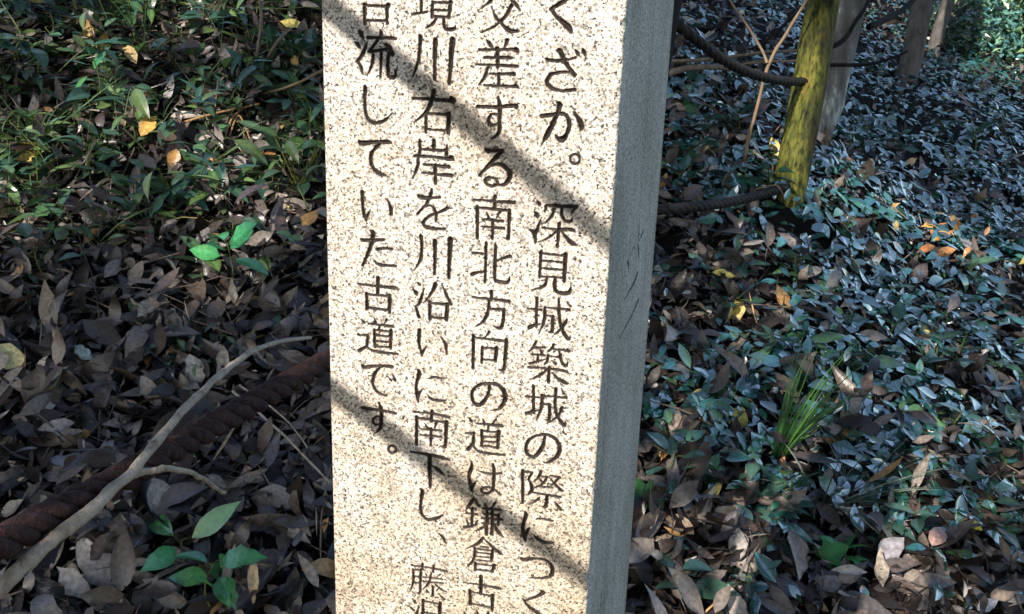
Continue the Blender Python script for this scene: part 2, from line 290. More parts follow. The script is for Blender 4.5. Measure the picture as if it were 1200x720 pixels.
# every stroke of the carved inscription: x,y,width of its brush line on enlargements of the face (offset and scale per sheet)
SHEETS = dict(A=(560, 0, 6), B=(390, 0, 6), C=(550, 90, 5.5375), D=(400, 90, 5.5375), E=(530, 220, 6), F=(400, 210, 6), G=(530, 330, 6),
              H=(400, 320, 6), I=(530, 440, 6), J=(400, 430, 6), K=(530, 540, 6), L=(400, 540, 6), M=(530, 620, 7.2), N=(440, 620, 7.2))
INK = """
A 90,5,20 15,68,6; 235,5,14 270,35,22 295,75,14; 235,42,26 190,120,20 120,185,16 20,232,8; 95,45,8 125,120,16 175,180,20 230,218,28 298,222,8; 0,-40,14 290,-22,20; 145,-95,22 150,-40,20
A 665,-45,14 640,-15,24 512,66,20; 512,64,20 565,130,24 640,195,34 660,235,8
A 478,410,8 490,422,22 560,430,20 640,418,18 690,408,12; 560,355,16 580,362,30 610,430,24 650,490,24 678,528,28; 672,540,8 650,512,14 580,510,18 510,530,22 488,575,24 510,615,24 580,640,18 680,632,24; 682,350,8 700,375,20 722,405,8; 738,342,8 745,365,26 758,398,10
A 62,285,8 85,310,26 105,340,14; 205,288,26 195,318,18 180,345,8; 10,352,18 120,350,16 240,350,20 268,352,30 285,372,6; 48,408,16 220,408,20 240,412,14; -12,455,14 120,460,15 260,468,20 285,468,10; 138,345,24 140,470,22; 75,465,16 50,540,20 5,600,8; 85,522,14 220,522,18 255,522,24; 145,525,22 150,605,20; 48,602,16 250,610,18 268,606,26 280,620,6
C 52,195,20 180,198,18 285,190,22 300,194,28 312,208,6; 188,132,12 196,180,24 197,260,22 196,340,22 180,380,18 140,405,6; 195,250,16 150,245,15 125,280,19 137,312,22 170,312,14 195,290,12
C 102,460,8 115,482,22 165,482,18 212,482,24; 212,482,24 140,560,22 65,640,14; 70,630,8 140,578,14 200,570,20 255,610,26 262,650,26 235,695,22 188,706,12; 185,690,14 170,665,14 130,655,16 103,670,18 115,700,18 155,710,16 186,702,12
C 470,255,24 530,248,22 590,240,20 630,255,22 648,300,22 635,370,24 600,408,34 575,400,20 555,375,6; 570,168,14 585,185,30 570,240,22 540,310,28 500,385,28 470,440,6; 678,232,10 705,270,24 728,320,28 722,350,10
C 685,503,13 708,512,13 717,535,13 708,558,13 685,567,13 662,558,13 653,535,13 662,512,13 685,503,13
D 145,60,8 155,75,24 152,150,18 158,235,20 185,290,19 225,303,18 280,285,18 330,235,4
D 112,415,8 130,433,26 220,425,20 300,425,22 325,432,12; 245,440,18 200,490,20 190,545,22 210,600,22 250,628,24 285,640,14
D 465,140,16 600,148,18 700,155,22 720,152,34 742,158,8; 600,85,14 598,100,26 585,160,22 545,235,20 475,295,8; 548,245,18 548,360,18; 548,240,14 695,246,17; 697,240,24 692,365,22; 548,342,13 695,352,14
D 598,412,12 600,425,24 596,478,20; 508,410,10 510,430,18 508,495,18; 508,472,14 682,482,16; 685,445,12 682,505,22; 475,515,16 600,522,16 700,535,22 715,528,28 732,548,6; 498,520,16 492,590,18 462,662,8; 532,570,14 640,580,18 700,588,20; 525,625,14 620,635,14 700,640,22 725,640,10; 610,575,22 610,695,18
B 222,35,24 225,165,20; 222,38,16 370,45,18 390,36,26; 380,45,24 382,165,20; 225,145,16 380,148,16; 240,-18,14 360,-12,16; 310,-110,18 230,-60,20 150,-30,8; 315,-105,10 400,-50,20 470,-22,14
B 622,-60,22 622,90,20; 568,100,14 660,86,18; 570,-20,16 660,-25,16; 700,15,20 698,125,18; 700,16,14 830,25,18; 828,20,24 815,125,20; 700,72,15 820,78,15; 698,118,15 820,122,17; 728,128,16 705,165,20 655,200,8; 780,125,20 785,190,20 805,208,22 850,206,22 862,180,8; 670,-22,16 850,-12,20; 735,-75,8 745,-35,16; 800,-75,16 780,-35,8; 690,-85,14 835,-78,18
B 178,215,8 195,235,28 212,270,16; 155,300,10 175,315,26 192,345,10; 240,300,10 215,370,24 175,430,20 160,434,6; 165,434,8 185,450,20 200,480,22 210,525,10; 335,215,8 340,240,26 340,270,20; 245,265,18 340,268,18 430,272,20 442,280,8; 315,285,18 255,362,18; 250,365,18 330,355,20 390,345,16; 360,312,8 395,335,30 420,385,22; 285,390,20 275,450,20 242,535,8; 340,375,20 333,540,16; 395,375,24 385,430,22 390,530,24 420,545,24 440,530,18 436,485,5
B 617,258,26 612,350,22 600,440,22 560,545,10; 722,285,30 718,420,24 718,560,20; 840,282,34 830,420,28 820,590,20
F 148,90,24 150,180,20 160,250,22 175,293,14; 175,285,14 188,250,14 205,215,4; 305,130,6 335,170,16 350,230,24 348,258,10
F 135,420,10 150,430,22 220,430,20 300,428,18; 205,365,12 222,380,28 215,440,24 185,530,22 150,610,16; 255,495,20 300,488,16 358,493,14; 235,575,8 260,600,20 320,610,18 385,612,14
F 540,110,10 555,128,24 620,133,20 695,130,14; 635,75,16 628,110,22 600,170,18 535,247,16; 575,205,8 620,187,14 650,208,17 667,250,20 665,298,12; 745,205,22 700,230,16 625,257,16 578,300,20 590,335,22 650,350,20 730,352,14
F 560,405,26 565,470,20 558,560,20 515,640,6; 657,435,28 658,550,22 655,670,18; 767,425,34 760,560,24 755,695,20
E 150,85,14 300,98,16 420,106,22 442,106,10; 300,62,20 296,150,20; 175,135,22 175,355,20; 180,140,16 400,165,18; 402,162,24 396,340,18 385,360,18 355,350,6; 240,175,10 262,222,20; 335,172,16 310,215,10; 215,225,14 355,238,18; 208,275,14 362,288,18; 285,225,20 282,360,18
E 238,392,20 235,520,18 228,670,16; 140,460,16 235,466,14; 240,590,12 185,598,16 138,610,24; 305,408,18 300,540,20 300,640,20 320,660,22 380,668,22 398,655,16 402,625,4; 305,520,10 360,497,16 410,485,20
G 275,70,22 275,130,20; 145,112,14 290,128,16 400,140,22; 258,135,18 250,220,20 215,285,18 160,320,6; 265,195,14 365,200,18; 362,198,22 355,290,20 335,330,22 290,318,6
G 260,358,16 225,400,8; 148,380,20 145,610,18; 148,392,12 270,410,16 378,420,20; 380,412,24 368,560,20 358,620,20 318,622,6; 210,460,18 207,572,18; 210,464,14 308,476,16; 310,470,24 302,562,20; 207,550,13 302,558,14
E 595,92,8 610,115,22 615,130,10; 575,170,8 592,190,26 598,212,12; 540,300,6 572,316,26 586,385,16; 622,225,8 598,290,20 582,330,24; 655,128,14 658,150,20 648,168,10; 665,126,18 850,135,24 870,134,18; 868,138,18 838,180,8; 715,150,16 705,195,18 655,250,10; 770,150,18 770,190,20 788,228,22 830,240,20 845,215,8; 635,285,14 740,294,16 840,298,22 865,315,8; 752,255,22 738,415,18; 735,305,14 690,345,16 620,382,6; 760,300,10 800,350,20 840,390,28 880,408,6
E 622,452,20 614,632,17; 620,462,14 795,480,16; 796,472,26 786,660,22; 620,515,14 788,528,14; 615,568,14 785,580,14; 612,625,14 785,637,14; 665,635,16 655,680,18 630,702,16 560,722,8; 722,640,20 720,700,22 738,735,22 810,744,24 830,715,16 832,675,6
G 595,115,18 590,320,18; 530,192,14 625,200,16; 540,325,24 575,310,18 625,298,8; 652,185,14 760,195,16 825,202,18; 650,185,18 648,270,20 605,375,6; 660,240,13 705,248,16; 705,248,20 700,350,20 672,355,8; 750,125,18 750,220,20 765,320,22 800,390,26 823,405,18 830,375,4; 805,270,16 770,330,18 705,385,6; 805,145,8 828,175,18
G 590,425,14 565,470,18 540,495,6; 575,465,12 650,468,14; 615,475,9 630,510,18; 715,445,16 690,480,16 665,500,6; 700,475,10 820,490,18; 745,490,9 760,515,18; 560,514,14 650,520,14; 602,518,17 600,568,16; 545,577,18 600,564,12 650,550,8; 672,520,16 668,560,16 645,590,6; 670,526,11 755,535,14; 758,522,20 770,570,20 798,596,20 810,570,6; 700,555,6 725,580,18; 530,605,14 680,615,15 790,632,20 825,655,6; 680,605,20 676,708,20; 665,625,14 600,670,16 545,690,6; 700,640,9 740,682,18 790,712,26 825,722,6
I 262,75,16 250,140,20 205,203,22 165,205,22 140,165,20 145,110,18 190,68,18 260,58,20 330,75,23 368,130,28 368,180,26 330,235,18 270,248,6
I 118,300,8 132,322,22; 92,408,12 152,410,16; 152,408,18 147,480,20; 147,480,18 110,522,24; 150,500,12 185,535,18 260,552,18 365,560,16; 212,310,8 225,338,16; 305,312,16 280,345,10; 170,340,12 330,355,19 358,362,6; 255,355,14 250,388,14; 208,390,20 208,502,18; 208,393,13 325,401,14; 326,395,24 318,512,20; 210,430,12 320,438,12; 210,465,12 320,472,12; 210,497,13 320,507,14
I 570,75,18 572,265,18; 520,150,14 610,158,14; 520,270,22 560,258,18 610,245,8; 625,145,14 715,151,15 800,160,18; 632,140,18 625,230,20 590,320,6; 640,202,14 685,210,14; 685,208,20 680,315,19 655,312,6; 730,95,20 722,200,18 735,280,20 772,340,24 788,355,18 795,325,4; 775,225,16 740,290,18 665,342,6; 768,108,8 785,130,18
I 648,430,16 640,490,22 600,555,22 560,575,20 522,545,20 518,500,18 545,450,18 600,425,16 670,420,18 735,460,24 755,520,26 735,570,22 690,605,18 645,618,6
H 138,328,8 160,350,20; 120,438,12 185,440,16; 185,440,18 180,517,18; 180,515,16 125,548,22; 180,522,12 220,548,18 300,562,18 395,572,14; 232,322,8 240,350,16; 318,330,14 300,365,8; 190,358,12 365,378,17; 270,370,14 262,405,14; 232,400,18 235,522,18; 232,403,13 345,412,14; 348,406,22 345,532,18; 238,440,13 345,450,13; 238,480,13 345,488,13; 235,516,13 345,525,14
H 122,78,14 260,95,16 380,108,22 398,125,6; 258,38,24 255,155,20; 178,145,20 180,255,22; 178,150,15 340,165,16; 340,160,24 335,280,20; 182,245,16 335,265,17
J 145,-15,8 158,5,22 250,-5,18 358,0,20; 275,0,14 235,50,20 220,110,20 240,165,18 280,195,18 318,205,10; 325,68,6 348,98,16; 360,55,8 378,95,20
J 145,285,8 160,292,20 280,308,18 380,328,18; 262,255,12 280,300,24 280,390,22 268,440,18 228,472,6; 278,355,14 245,350,14 222,378,18 235,405,18 262,403,12 278,385,12
J 358,554,14 378,562,14 386,582,14 378,600,14 358,608,14 338,600,14 330,582,14 338,562,14 358,554,14
H 535,65,8 550,85,18; 505,115,10 525,140,26; 582,110,8 560,180,20 540,225,17 510,230,4; 520,235,12 545,310,24; 660,80,28 640,130,20 588,205,8; 705,80,8 735,150,18 770,220,20; 622,205,20 622,327,22; 622,210,15 745,228,16; 743,220,24 737,332,22; 625,312,15 735,322,16
H 548,405,24 545,490,20 565,580,14; 565,575,14 580,545,14 605,512,4; 700,450,8 730,500,20 740,570,12
J 535,20,10 547,45,26 527,130,18 530,190,24 540,250,12; 537,225,16 550,185,16 578,150,4; 612,85,8 650,75,16 718,85,10; 598,190,6 630,225,18 680,238,18 735,238,12
J 510,318,12 640,330,15 755,355,18; 638,315,22 630,385,20; 530,355,22 527,545,20; 530,360,14 740,395,16; 738,390,26 731,550,20 718,565,18 690,558,6; 585,400,6 610,438,18; 668,395,16 655,435,8; 560,440,14 705,450,14; 560,482,14 705,495,14; 630,435,18 628,555,16
J 490,600,14 610,618,18 720,645,22 765,660,8; 620,625,26 622,770,24 625,850,16; 640,698,10 685,728,26 728,768,6
L 550,200,8 570,220,24 558,300,18 562,365,20 590,405,18 630,415,18 680,402,18 722,378,4
L 690,515,8 715,545,22 735,580,14
K 138,20,14 136,45,22 118,110,22 130,180,26 140,225,8; 138,200,18 155,165,16 175,140,4; 195,78,8 270,95,18 345,90,14; 285,25,12 292,60,22 290,150,20 287,210,19; 287,210,18 250,230,18 215,225,18 205,205,16 235,188,15 285,197,15 340,240,16
K 150,265,14 130,300,20 90,355,8; 150,270,8 188,320,20; 120,335,12 165,340,13; 98,372,13 175,380,14; 140,335,18 137,465,18; 100,415,8 112,445,16; 175,425,14 160,450,8; 85,470,20 135,462,14 180,445,8; 228,300,8 240,330,18; 300,298,16 280,335,10; 215,337,15 345,348,16; 220,375,14 325,385,15; 205,407,14 350,415,17; 220,442,13 328,450,14; 325,380,18 322,455,16; 245,340,20 240,520,20; 282,340,20 278,520,20; 235,450,14 200,480,14 155,497,6; 295,450,12 320,500,24 360,540,8
M 260,75,16 215,125,22 115,168,6; 265,85,10 340,155,24 395,200,26 428,222,8; 240,150,13 300,158,14; 190,168,13 335,187,16; 195,200,12 330,214,12; 195,232,12 330,248,12; 190,165,18 185,240,20 160,290,16 115,328,6; 340,175,24 330,268,22; 195,264,12 330,277,13; 195,290,20 192,352,20; 195,296,14 355,318,16; 355,310,28 335,364,20; 195,345,14 335,360,15
M 95,455,12 245,475,16 390,503,22 402,515,8; 240,405,28 240,548,24; 150,520,22 152,637,24; 150,527,15 340,573,17; 340,562,28 335,690,20; 155,630,16 335,667,18
M 92,693,8 118,728,22; 205,690,8 222,730,18; 305,712,18 280,745,10; 170,738,14 340,760,18
K 495,70,20 495,300,18; 500,76,14 560,86,16; 560,86,16 535,132,10; 535,132,12 555,170,20 558,212,22 530,240,8; 625,78,16 605,120,16 572,148,6; 612,106,10 668,117,14; 668,114,14 635,165,15 572,195,6; 606,125,6 628,146,14; 690,106,10 755,118,15; 755,116,15 715,160,14 690,176,6; 680,116,8 720,165,16 770,215,20; 622,183,12 700,190,12; 570,225,12 755,257,17; 665,245,20 657,322,19 635,324,6; 610,265,14 580,290,14 545,305,6; 720,290,8 742,318,18 762,347,18
K 510,360,10 518,385,24 495,470,20 505,530,28 515,572,8; 515,530,18 530,490,18 550,470,4; 590,412,8 630,408,14 705,425,14; 565,515,6 600,550,20 650,572,20 710,578,14
M 570,240,6 600,260,30 700,250,20 790,265,20 838,310,24 842,370,28 820,402,24 740,415,18 640,412,6
M 750,525,14 765,542,30 690,580,18 605,608,15; 605,606,16 640,652,22 720,715,30 790,765,26
N 305,310,14 450,330,15 590,356,20 605,365,8; 395,295,18 395,348,16; 490,315,18 486,365,18; 318,345,18 318,440,18 295,528,6; 318,347,12 380,352,12; 382,347,18 376,525,18 355,545,8; 320,400,12 375,405,12; 318,455,12 375,460,12; 418,368,6 430,392,14; 545,385,14 520,408,8; 402,408,12 560,424,13; 395,446,13 570,458,14; 470,375,14 450,455,16 400,510,6; 490,452,8 545,505,18 605,535,8; 482,485,18 482,562,18 460,572,6; 425,512,6 448,538,14; 540,500,13 512,525,6; 535,550,8 580,595,20
N 312,590,8 335,625,22; 290,655,8 318,685,22; 365,655,8 345,720,16 310,770,14; 400,600,22 398,720,20 360,790,8; 400,608,15 545,637,17; 545,628,26 540,725,22; 400,706,14 540,728,16; 480,730,12 560,790,20
"""
SIDE_INK = """
680,200,3 178,230,7 172,280,8 170,318,5; 165,320,5 171,335,9 172,362,5; 190,268,7 175,300,4; 208,184,7 205,250,6; 203,256,5 206,280,10 207,305,5; 222,215,8 207,248,4; 202,362,11 190,395,8 158,452,4; 205,455,11 175,520,7 135,592,4
660,520,3.6 165,618,8 158,712,6; 188,595,6 182,722,8; 213,575,7 195,715,7; 230,455,9 228,478,6
"""
def plane_uv(px, py, P0, ax, nn):
    d = Fv + (px - 600) / F_PX * Rv + (360 - py) / F_PX * Uv
    k = (P0 @ nn) / (d @ nn); P = d * k
    return (P - P0) @ ax, P[2], k
def carve_map(text, P0, ax, nn, us, zs, sheets, wk=1.36):
    sd = np.full((len(zs), len(us)), 1e-2); du = us[1] - us[0]; dz = zs[1] - zs[0]; shift = {}
    for line in text.strip().splitlines():
        key, rest = line.split(' ', 1)
        ox, oy, sc = sheets[key] if sheets else tuple(float(q) for q in key.split(','))
        for stroke in rest.split(';'):
            pts = [tuple(float(q) for q in p.split(',')) for p in stroke.split()]
            uv = []
            for x, y, w in pts:
                u, z, k = plane_uv(ox + x / sc, oy + y / sc, P0, ax, nn)
                uv.append((u, z, w * wk / sc * k / F_PX / 2))
            c = catmull(np.array(uv), 5)
            for (u0, z0, r0), (u1, z1, r1) in zip(c[:-1], c[1:]):
                mr = max(r0, r1) + .0012
                i0 = max(int((min(u0, u1) - mr - us[0]) / du), 0); i1 = min(int((max(u0, u1) + mr - us[0]) / du) + 2, len(us))
                j0 = max(int((min(z0, z1) - mr - zs[0]) / dz), 0); j1 = min(int((max(z0, z1) + mr - zs[0]) / dz) + 2, len(zs))
                if i0 >= i1 or j0 >= j1: continue
                U_, Z_ = us[None, i0:i1], zs[j0:j1, None]
                ex, ez = u1 - u0, z1 - z0; L2 = ex * ex + ez * ez + 1e-14
                t = np.clip(((U_ - u0) * ex + (Z_ - z0) * ez) / L2, 0, 1)
                dd = np.hypot(U_ - u0 - t * ex, Z_ - z0 - t * ez) - (r0 + t * (r1 - r0))
                np.minimum(sd[j0:j1, i0:i1], dd, out=sd[j0:j1, i0:i1])
    return sd
def noise2(shape, cell, amp):             # smooth value noise on a grid
    h, w = shape; gh, gw = int(h / cell) + 3, int(w / cell) + 3
    g = rng.standard_normal((gh, gw)); yy = np.arange(h) / cell; xx = np.arange(w) / cell
    y0, x0 = yy.astype(int), xx.astype(int); fy, fx = (yy - y0)[:, None], (xx - x0)[None, :]
    fy, fx = fy * fy * (3 - 2 * fy), fx * fx * (3 - 2 * fx)
    return amp * (g[y0][:, x0] * (1 - fy) * (1 - fx) + g[y0 + 1][:, x0] * fy * (1 - fx) + g[y0][:, x0 + 1] * (1 - fy) * fx + g[y0 + 1][:, x0 + 1] * fy * fx)
rr = .0013
us = np.linspace(rr, SW - rr, 500); ss = np.linspace(rr, SD - rr, 300)
zf = np.arange(-.36, .035, .0003)
sdF = carve_map(INK, A0, tS, nS, us, zf, SHEETS)
B0 = A0 + tS * SW
sdS = carve_map(SIDE_INK, B0, nS, tS, ss, zf, None, 1.9)
sdF = sdF + noise2(sdF.shape, 4, .00011) + noise2(sdF.shape, 1.6, .00007)
depF = np.clip(-sdF * 1.3, 0, .0022) + np.abs(noise2(sdF.shape, 2.3, .00007)) + noise2(sdF.shape, 60, .00012)
depS = np.clip(-sdS * 1.2, 0, .0014) + noise2(sdS.shape, 5, .00008) + noise2(sdS.shape, 70, .0002)
carF = np.clip((-sdF + .00018) / .0003, 0, 1); carS = np.clip((-sdS + .0001) / .0004, 0, 1)
def sm(t): return t * t * (3 - 2 * t)
corner = lambda cx, cy, a0: [(cx + rr * math.cos(a), cy + rr * math.sin(a)) for a in np.linspace(a0, a0 + math.pi / 2, 5)[1:-1]]
ring = [(u, 0) for u in us] + corner(SW - rr, rr, -math.pi / 2) + [(SW, s) for s in ss] + corner(SW - rr, SD - rr, 0) \
     + [(u, SD) for u in np.linspace(SW - rr, rr, 9)] + corner(rr, SD - rr, math.pi / 2) + [(0, s) for s in np.linspace(SD - rr, rr, 60)] + corner(rr, rr, math.pi)
ring = np.array(ring); nr = len(ring); nF, nSd = len(us), len(ss); sO = nF + 3
zall = np.concatenate([np.linspace(-1.62, -.362, 30), zf, np.linspace(.0355, .30, 10)]); f0 = 30
V = np.zeros((len(zall), nr, 3)); V[..., :2] = ring[None]; V[..., 2] = zall[:, None]
car = np.zeros((len(zall), nr))
fe = np.minimum(1, np.minimum(us - us[0], us[-1] - us) / .002); chip = np.clip(noise2((len(zf), 1), 26, 1.)[:, 0], 0, 2)
V[f0:f0 + len(zf), :nF, 1] += depF * fe[None]; car[f0:f0 + len(zf), :nF] = carF
V[f0:f0 + len(zf), sO:sO + nSd, 0] -= depS * np.minimum(1, np.minimum(ss - ss[0], ss[-1] - ss) / .002)[None]; car[f0:f0 + len(zf), sO:sO + nSd] = carS
zz = slice(f0, f0 + len(zf)); ck = np.clip(noise2((len(zf), 1), 14, 1.)[:, 0] - .5, 0, 1.6) * .0007 + np.abs(noise2((len(zf), 1), 3, .00012)[:, 0])
for dq in range(-5, 9):
    fade = max(0, 1 - abs(dq - 1) / 6.)
    V[zz, nF + dq, 0] -= ck * fade; V[zz, nF + dq, 1] += ck[::-1] * fade
ck = np.clip(noise2((len(zf), 1), 17, 1.)[:, 0] - .6, 0, 1.6) * .0007
for dq in range(0, 6): V[zz, dq, 1] += ck * (1 - dq / 6.)
nz_ = len(zall); i = np.arange(nz_ - 1)[:, None] * nr; j = np.arange(nr)[None]; j2 = (j + 1) % nr
Q = np.stack([i + j, i + j2, i + nr + j2, i + nr + j], -1).reshape(-1, 4)
mi = np.broadcast_to(np.where((np.arange(nr) < nF + 1) | (np.arange(nr) >= nr - 2), 0, 1), (nz_ - 1, nr)).ravel()
V = np.vstack([V.reshape(-1, 3), [[SW / 2, SD / 2, .345]]]); apex = len(V) - 1
T = np.array([((nz_ - 1) * nr + q, (nz_ - 1) * nr + (q + 1) % nr, apex) for q in range(nr)])
zb = -1.36; V[:, 2] -= zb
stone = mesh_obj("stone_marker", V, Q, T, [M['granite'], M['side']], None, None, True, {"carve": np.append(car.ravel(), 0)}, np.concatenate([mi, np.ones(len(T), int)]))
stone.location = (SX, SY, zb); stone.rotation_euler = (0, 0, -YAW)
tag(stone, "pale speckled granite post carved with columns of dark Japanese writing", "stone marker")

# ---------------------------------------------------------------- wooden rope posts and ropes
GB = gpix(919, 236)
def unit_(v): return v / np.linalg.norm(v)
def wood_post(p_low, p_top, r, label, mat):
    P = np.array([p_low + (p_top - p_low) * t for t in np.linspace(0, 1, 26)])
    P += .004 * np.stack([np.sin(np.linspace(0, 5, 26)), np.cos(np.linspace(0, 6, 26)), np.zeros(26)], 1)
    k = 48; V, Q, T = tube(P, np.linspace(r * 1.04, r * .97, 26), k, .02)
    W_ = V[:26 * k].reshape(26, k, 3); 
    side = np.cross(ax_ := (p_top - p_low) / np.linalg.norm(p_top - p_low), -p_low); look = unit_(-p_low / np.linalg.norm(p_low) - .12 * side / np.linalg.norm(side))
    kc = int(np.argmax((W_[12] - P[12]) @ look))
    for i_ in range(26):
        q_ = (kc + (i_ % 7 in (2, 3)) + (i_ > 17)) % k
        W_[i_, q_] -= (W_[i_, q_] - P[i_]) * (.3 if i_ > 3 else .1); W_[i_, (q_ + 1) % k] -= (W_[i_, (q_ + 1) % k] - P[i_]) * .08                  # a drying crack down the log
    o = mesh_obj("rope_post", V - p_low, Q, T, mat); o.location = p_low
    return tag(o, label, "post")
mp_low = GB - np.array([.0, 0, .12]); dB = GB @ Fv
mtop = at(963, 0, dB - .02); mtop = GB + (mtop - GB) * 1.75
wood_post(mp_low, mtop, .050, "mossy yellow-green round post that two dark ropes are threaded through", M['mossy'])
pa0, pa1 = at(752, 120, 2.40), at(776, 0, 2.36); ax = (pa1 - pa0) / np.linalg.norm(pa1 - pa0)
zA = float(H(pa0[0], pa0[1])); low = pa0 + ax * ((zA - .12 - pa0[2]) / ax[2])
wood_post(low, pa1 + ax * .28, .050, "dark wooden post mostly hidden behind the right edge of the granite marker", M['darkwood'])

def rope(P, r, pitch, label, mat="rope", strands=3, k=9):
    ofs, sr = (.5, .56) if mat == "rope" else (.36, .67)
    P = catmull(P, 14); s = np.concatenate([[0], np.cumsum(np.linalg.norm(np.diff(P, axis=0), axis=1))])
    n_ = int(s[-1] / (pitch / 14)); si = np.linspace(0, s[-1], n_); P = np.stack([np.interp(si, s, P[:, q]) for q in range(3)], 1)
    T, N, B = frames(P); mb = MB()
    for q in range(strands):
        a = 2 * math.pi * (si / pitch + q / strands)
        mb.tube(P + r * ofs * (np.cos(a)[:, None] * N + np.sin(a)[:, None] * B), r * sr * (1 + .03 * rng.standard_normal(n_)), k, .03)
    return tag(mb.build("rope", M[mat]), label, "rope")
rope([at(-260, 790, .62), at(0, 638, .82), at(120, 573, .94), at(250, 499, 1.11), at(385, 423, 1.33), at(560, 332, 1.75), at(700, 272, 2.15), at(764, 246, 2.40)], .0152, .078,
     "thick dark brown twisted rope in front of the leaf litter left of the stone")
rope([at(770, -4, 2.42), at(785, 20, 2.37), at(815, 46, 2.42), at(850, 72, 2.55), at(880, 86, 2.7), at(910, 94, 2.85), at(934, 96, dB - .06), at(946, 96, dB - .005)], .0138, .09,
     "upper dark rope sagging from behind the stone to a mossy post", "thinrope")
rope([at(764, 246, 2.40), at(790, 245, 2.43), at(830, 241, 2.56), at(870, 234, 2.74), at(903, 225, 2.93), at(916, 221, dB - .05), at(923, 218, dB)], .0138, .09,
     "lower dark rope running low over the leaves to the mossy post foot", "thinrope")

# ---------------------------------------------------------------- trees in view
def limb(mb, P, r0, r1, k=9, wob=.03, n=6):
    C = catmull(P, n); mb.tube(C, np.linspace(r0, r1, len(C)), k, wob)
def leaf_cards(C, size, aspect, cols):    # pointed four-sided leaves with a fold, random orientation
    n_ = len(C); d = rng.standard_normal((n_, 3)); d[:, 2] *= .6; d /= np.linalg.norm(d, axis=1)[:, None]
    e = np.cross(d, rng.standard_normal((n_, 3))); e /= np.linalg.norm(e, axis=1)[:, None]; f = np.cross(d, e)
    L = (size * rng.uniform(.6, 1.3, n_))[:, None]; w = L * aspect
    V = np.stack([C - d * L / 2, C + e * w / 2 + f * w * .15, C + d * L / 2 - f * L * .12, C - e * w / 2 + f * w * .15], 1)
    i = np.arange(n_)[:, None] * 4
    return V.reshape(-1, 3), np.concatenate([i + [0, 1, 2], i + [0, 2, 3]]), np.repeat(cols, 4, 0)
def pick(cols, n_, var=.2):
    c = np.array(cols)[rng.integers(0, len(cols), n_)]
    return np.clip(c * (1 + var * rng.standard_normal((n_, 1))), .003, .9)
GREENS = [(.035, .075, .03), (.05, .1, .03), (.025, .06, .035), (.07, .12, .03)]
def tree(base, pts, r0, r1, label, mat, crown_r=1.2, n_leaf=900, name="tree", extra=None, crown_h=1.6):
    base = np.array(base, float)
    root = empty(name, base, label, "tree"); mb = MB(); P = [np.array(p) - base for p in pts]
    top = P[-1]; limb(mb, [P[0] - (P[1] - P[0]) / np.linalg.norm(P[1] - P[0]) * .3] + P, r0 * 1.08, r1, 14, .035)
    mb.build("trunk", mat, root)
    C = []
    lb = MB()
    for q in range(6):
        a = q * 1.05 + rng.uniform(0, .5); s0 = top * rng.uniform(.82, .99)
        tip = top + np.array([math.cos(a) * crown_r * rng.uniform(.5, 1), math.sin(a) * crown_r * rng.uniform(.5, 1), rng.uniform(.1, crown_h)])
        limb(lb, [s0, (s0 + tip) / 2 + [0, 0, .15], tip], r1 * .55, r1 * .12, 6)
        for _ in range(5): C.append(tip + rng.standard_normal(3) * crown_r * .33)
    lb.build("limbs", mat, root)
    C = np.repeat(np.array(C), n_leaf // 30 + 1, 0); C = C + rng.standard_normal(C.shape) * crown_r * .17
    V, T, c = leaf_cards(C, .11, .45, pick(GREENS, len(C))); mesh_obj("crown", V, None, T, M['canopy'], root, c, False)
    for P2, ra, rb in (extra or []):
        e = MB(); limb(e, [np.array(p) - base for p in P2], ra, rb, 7, .04); e.build("branch", M['darkwood'], root)
    return root
def trunk_pts(px0, py0, px1, py1, d, up=2.2, bend=(0, 0)):
    b = gpix(px0, py0) if d is None else at(px0, py0, d); dd = b @ Fv; q = at(px1, py1, dd); v = q - b; k = up / v[2]
    return [b, b + v, b + v * (1 + (k - 1) * .5) + np.array([bend[0], bend[1], 0]) * .5, b + v * k + np.array([*bend, 0])]
tp = trunk_pts(950, 158, 994, 0, None, 5.2, (-.3, .2))
dd = tp[0] @ Fv
tree(tp[0], tp, .084, .055, "pale lichen-blotched leaning trunk just behind the mossy rope post", M['lichen'], 1.0, 500, extra=[
    ([at(950, 62, dd - .12), at(985, 50, dd - .14), at(1003, 25, dd - .14), at(1018, 0, dd - .12), at(1035, -60, dd)], .011, .006),
    ([at(962, 76, dd - .1), at(1010, 76, dd - .2), at(1040, 70, dd - .3), at(1064, 60, dd - .35)], .008, .004),
    ([at(1018, 32, dd), at(1040, 22, dd + .1), at(1062, 8, dd + .2), at(1085, -15, dd + .3)], .014, .009)])
tp = trunk_pts(1060, 98, 1081, 0, None, 5.2, (-.2, .3))
tree(tp[0], tp, .068, .045, "straight brown-grey trunk standing beyond the lichen-blotched one", M['greybark'], 1.1, 500)
tp = trunk_pts(1093, 66, 1104, 25, None, 4.6, (.4, .2)); tree(tp[0], tp, .06, .03, "short dark stump-like trunk at the top of the leafy slope", M['greybark'], .9, 300)
tp = trunk_pts(1112, 40, 1134, -4, None, 5, (.4, .2)); tree(tp[0], tp, .06, .04, "slanting grey trunk at the head of the slope left of the sun-tinted one", M['greybark'], 1.0, 300)
tp = trunk_pts(1147, 30, 1158, -4, None, 5, (.3, .2)); tree(tp[0], tp, .052, .035, "thin trunk tinted orange with sunlight at the far end of the slope", M['orangebark'], 1.0, 300)

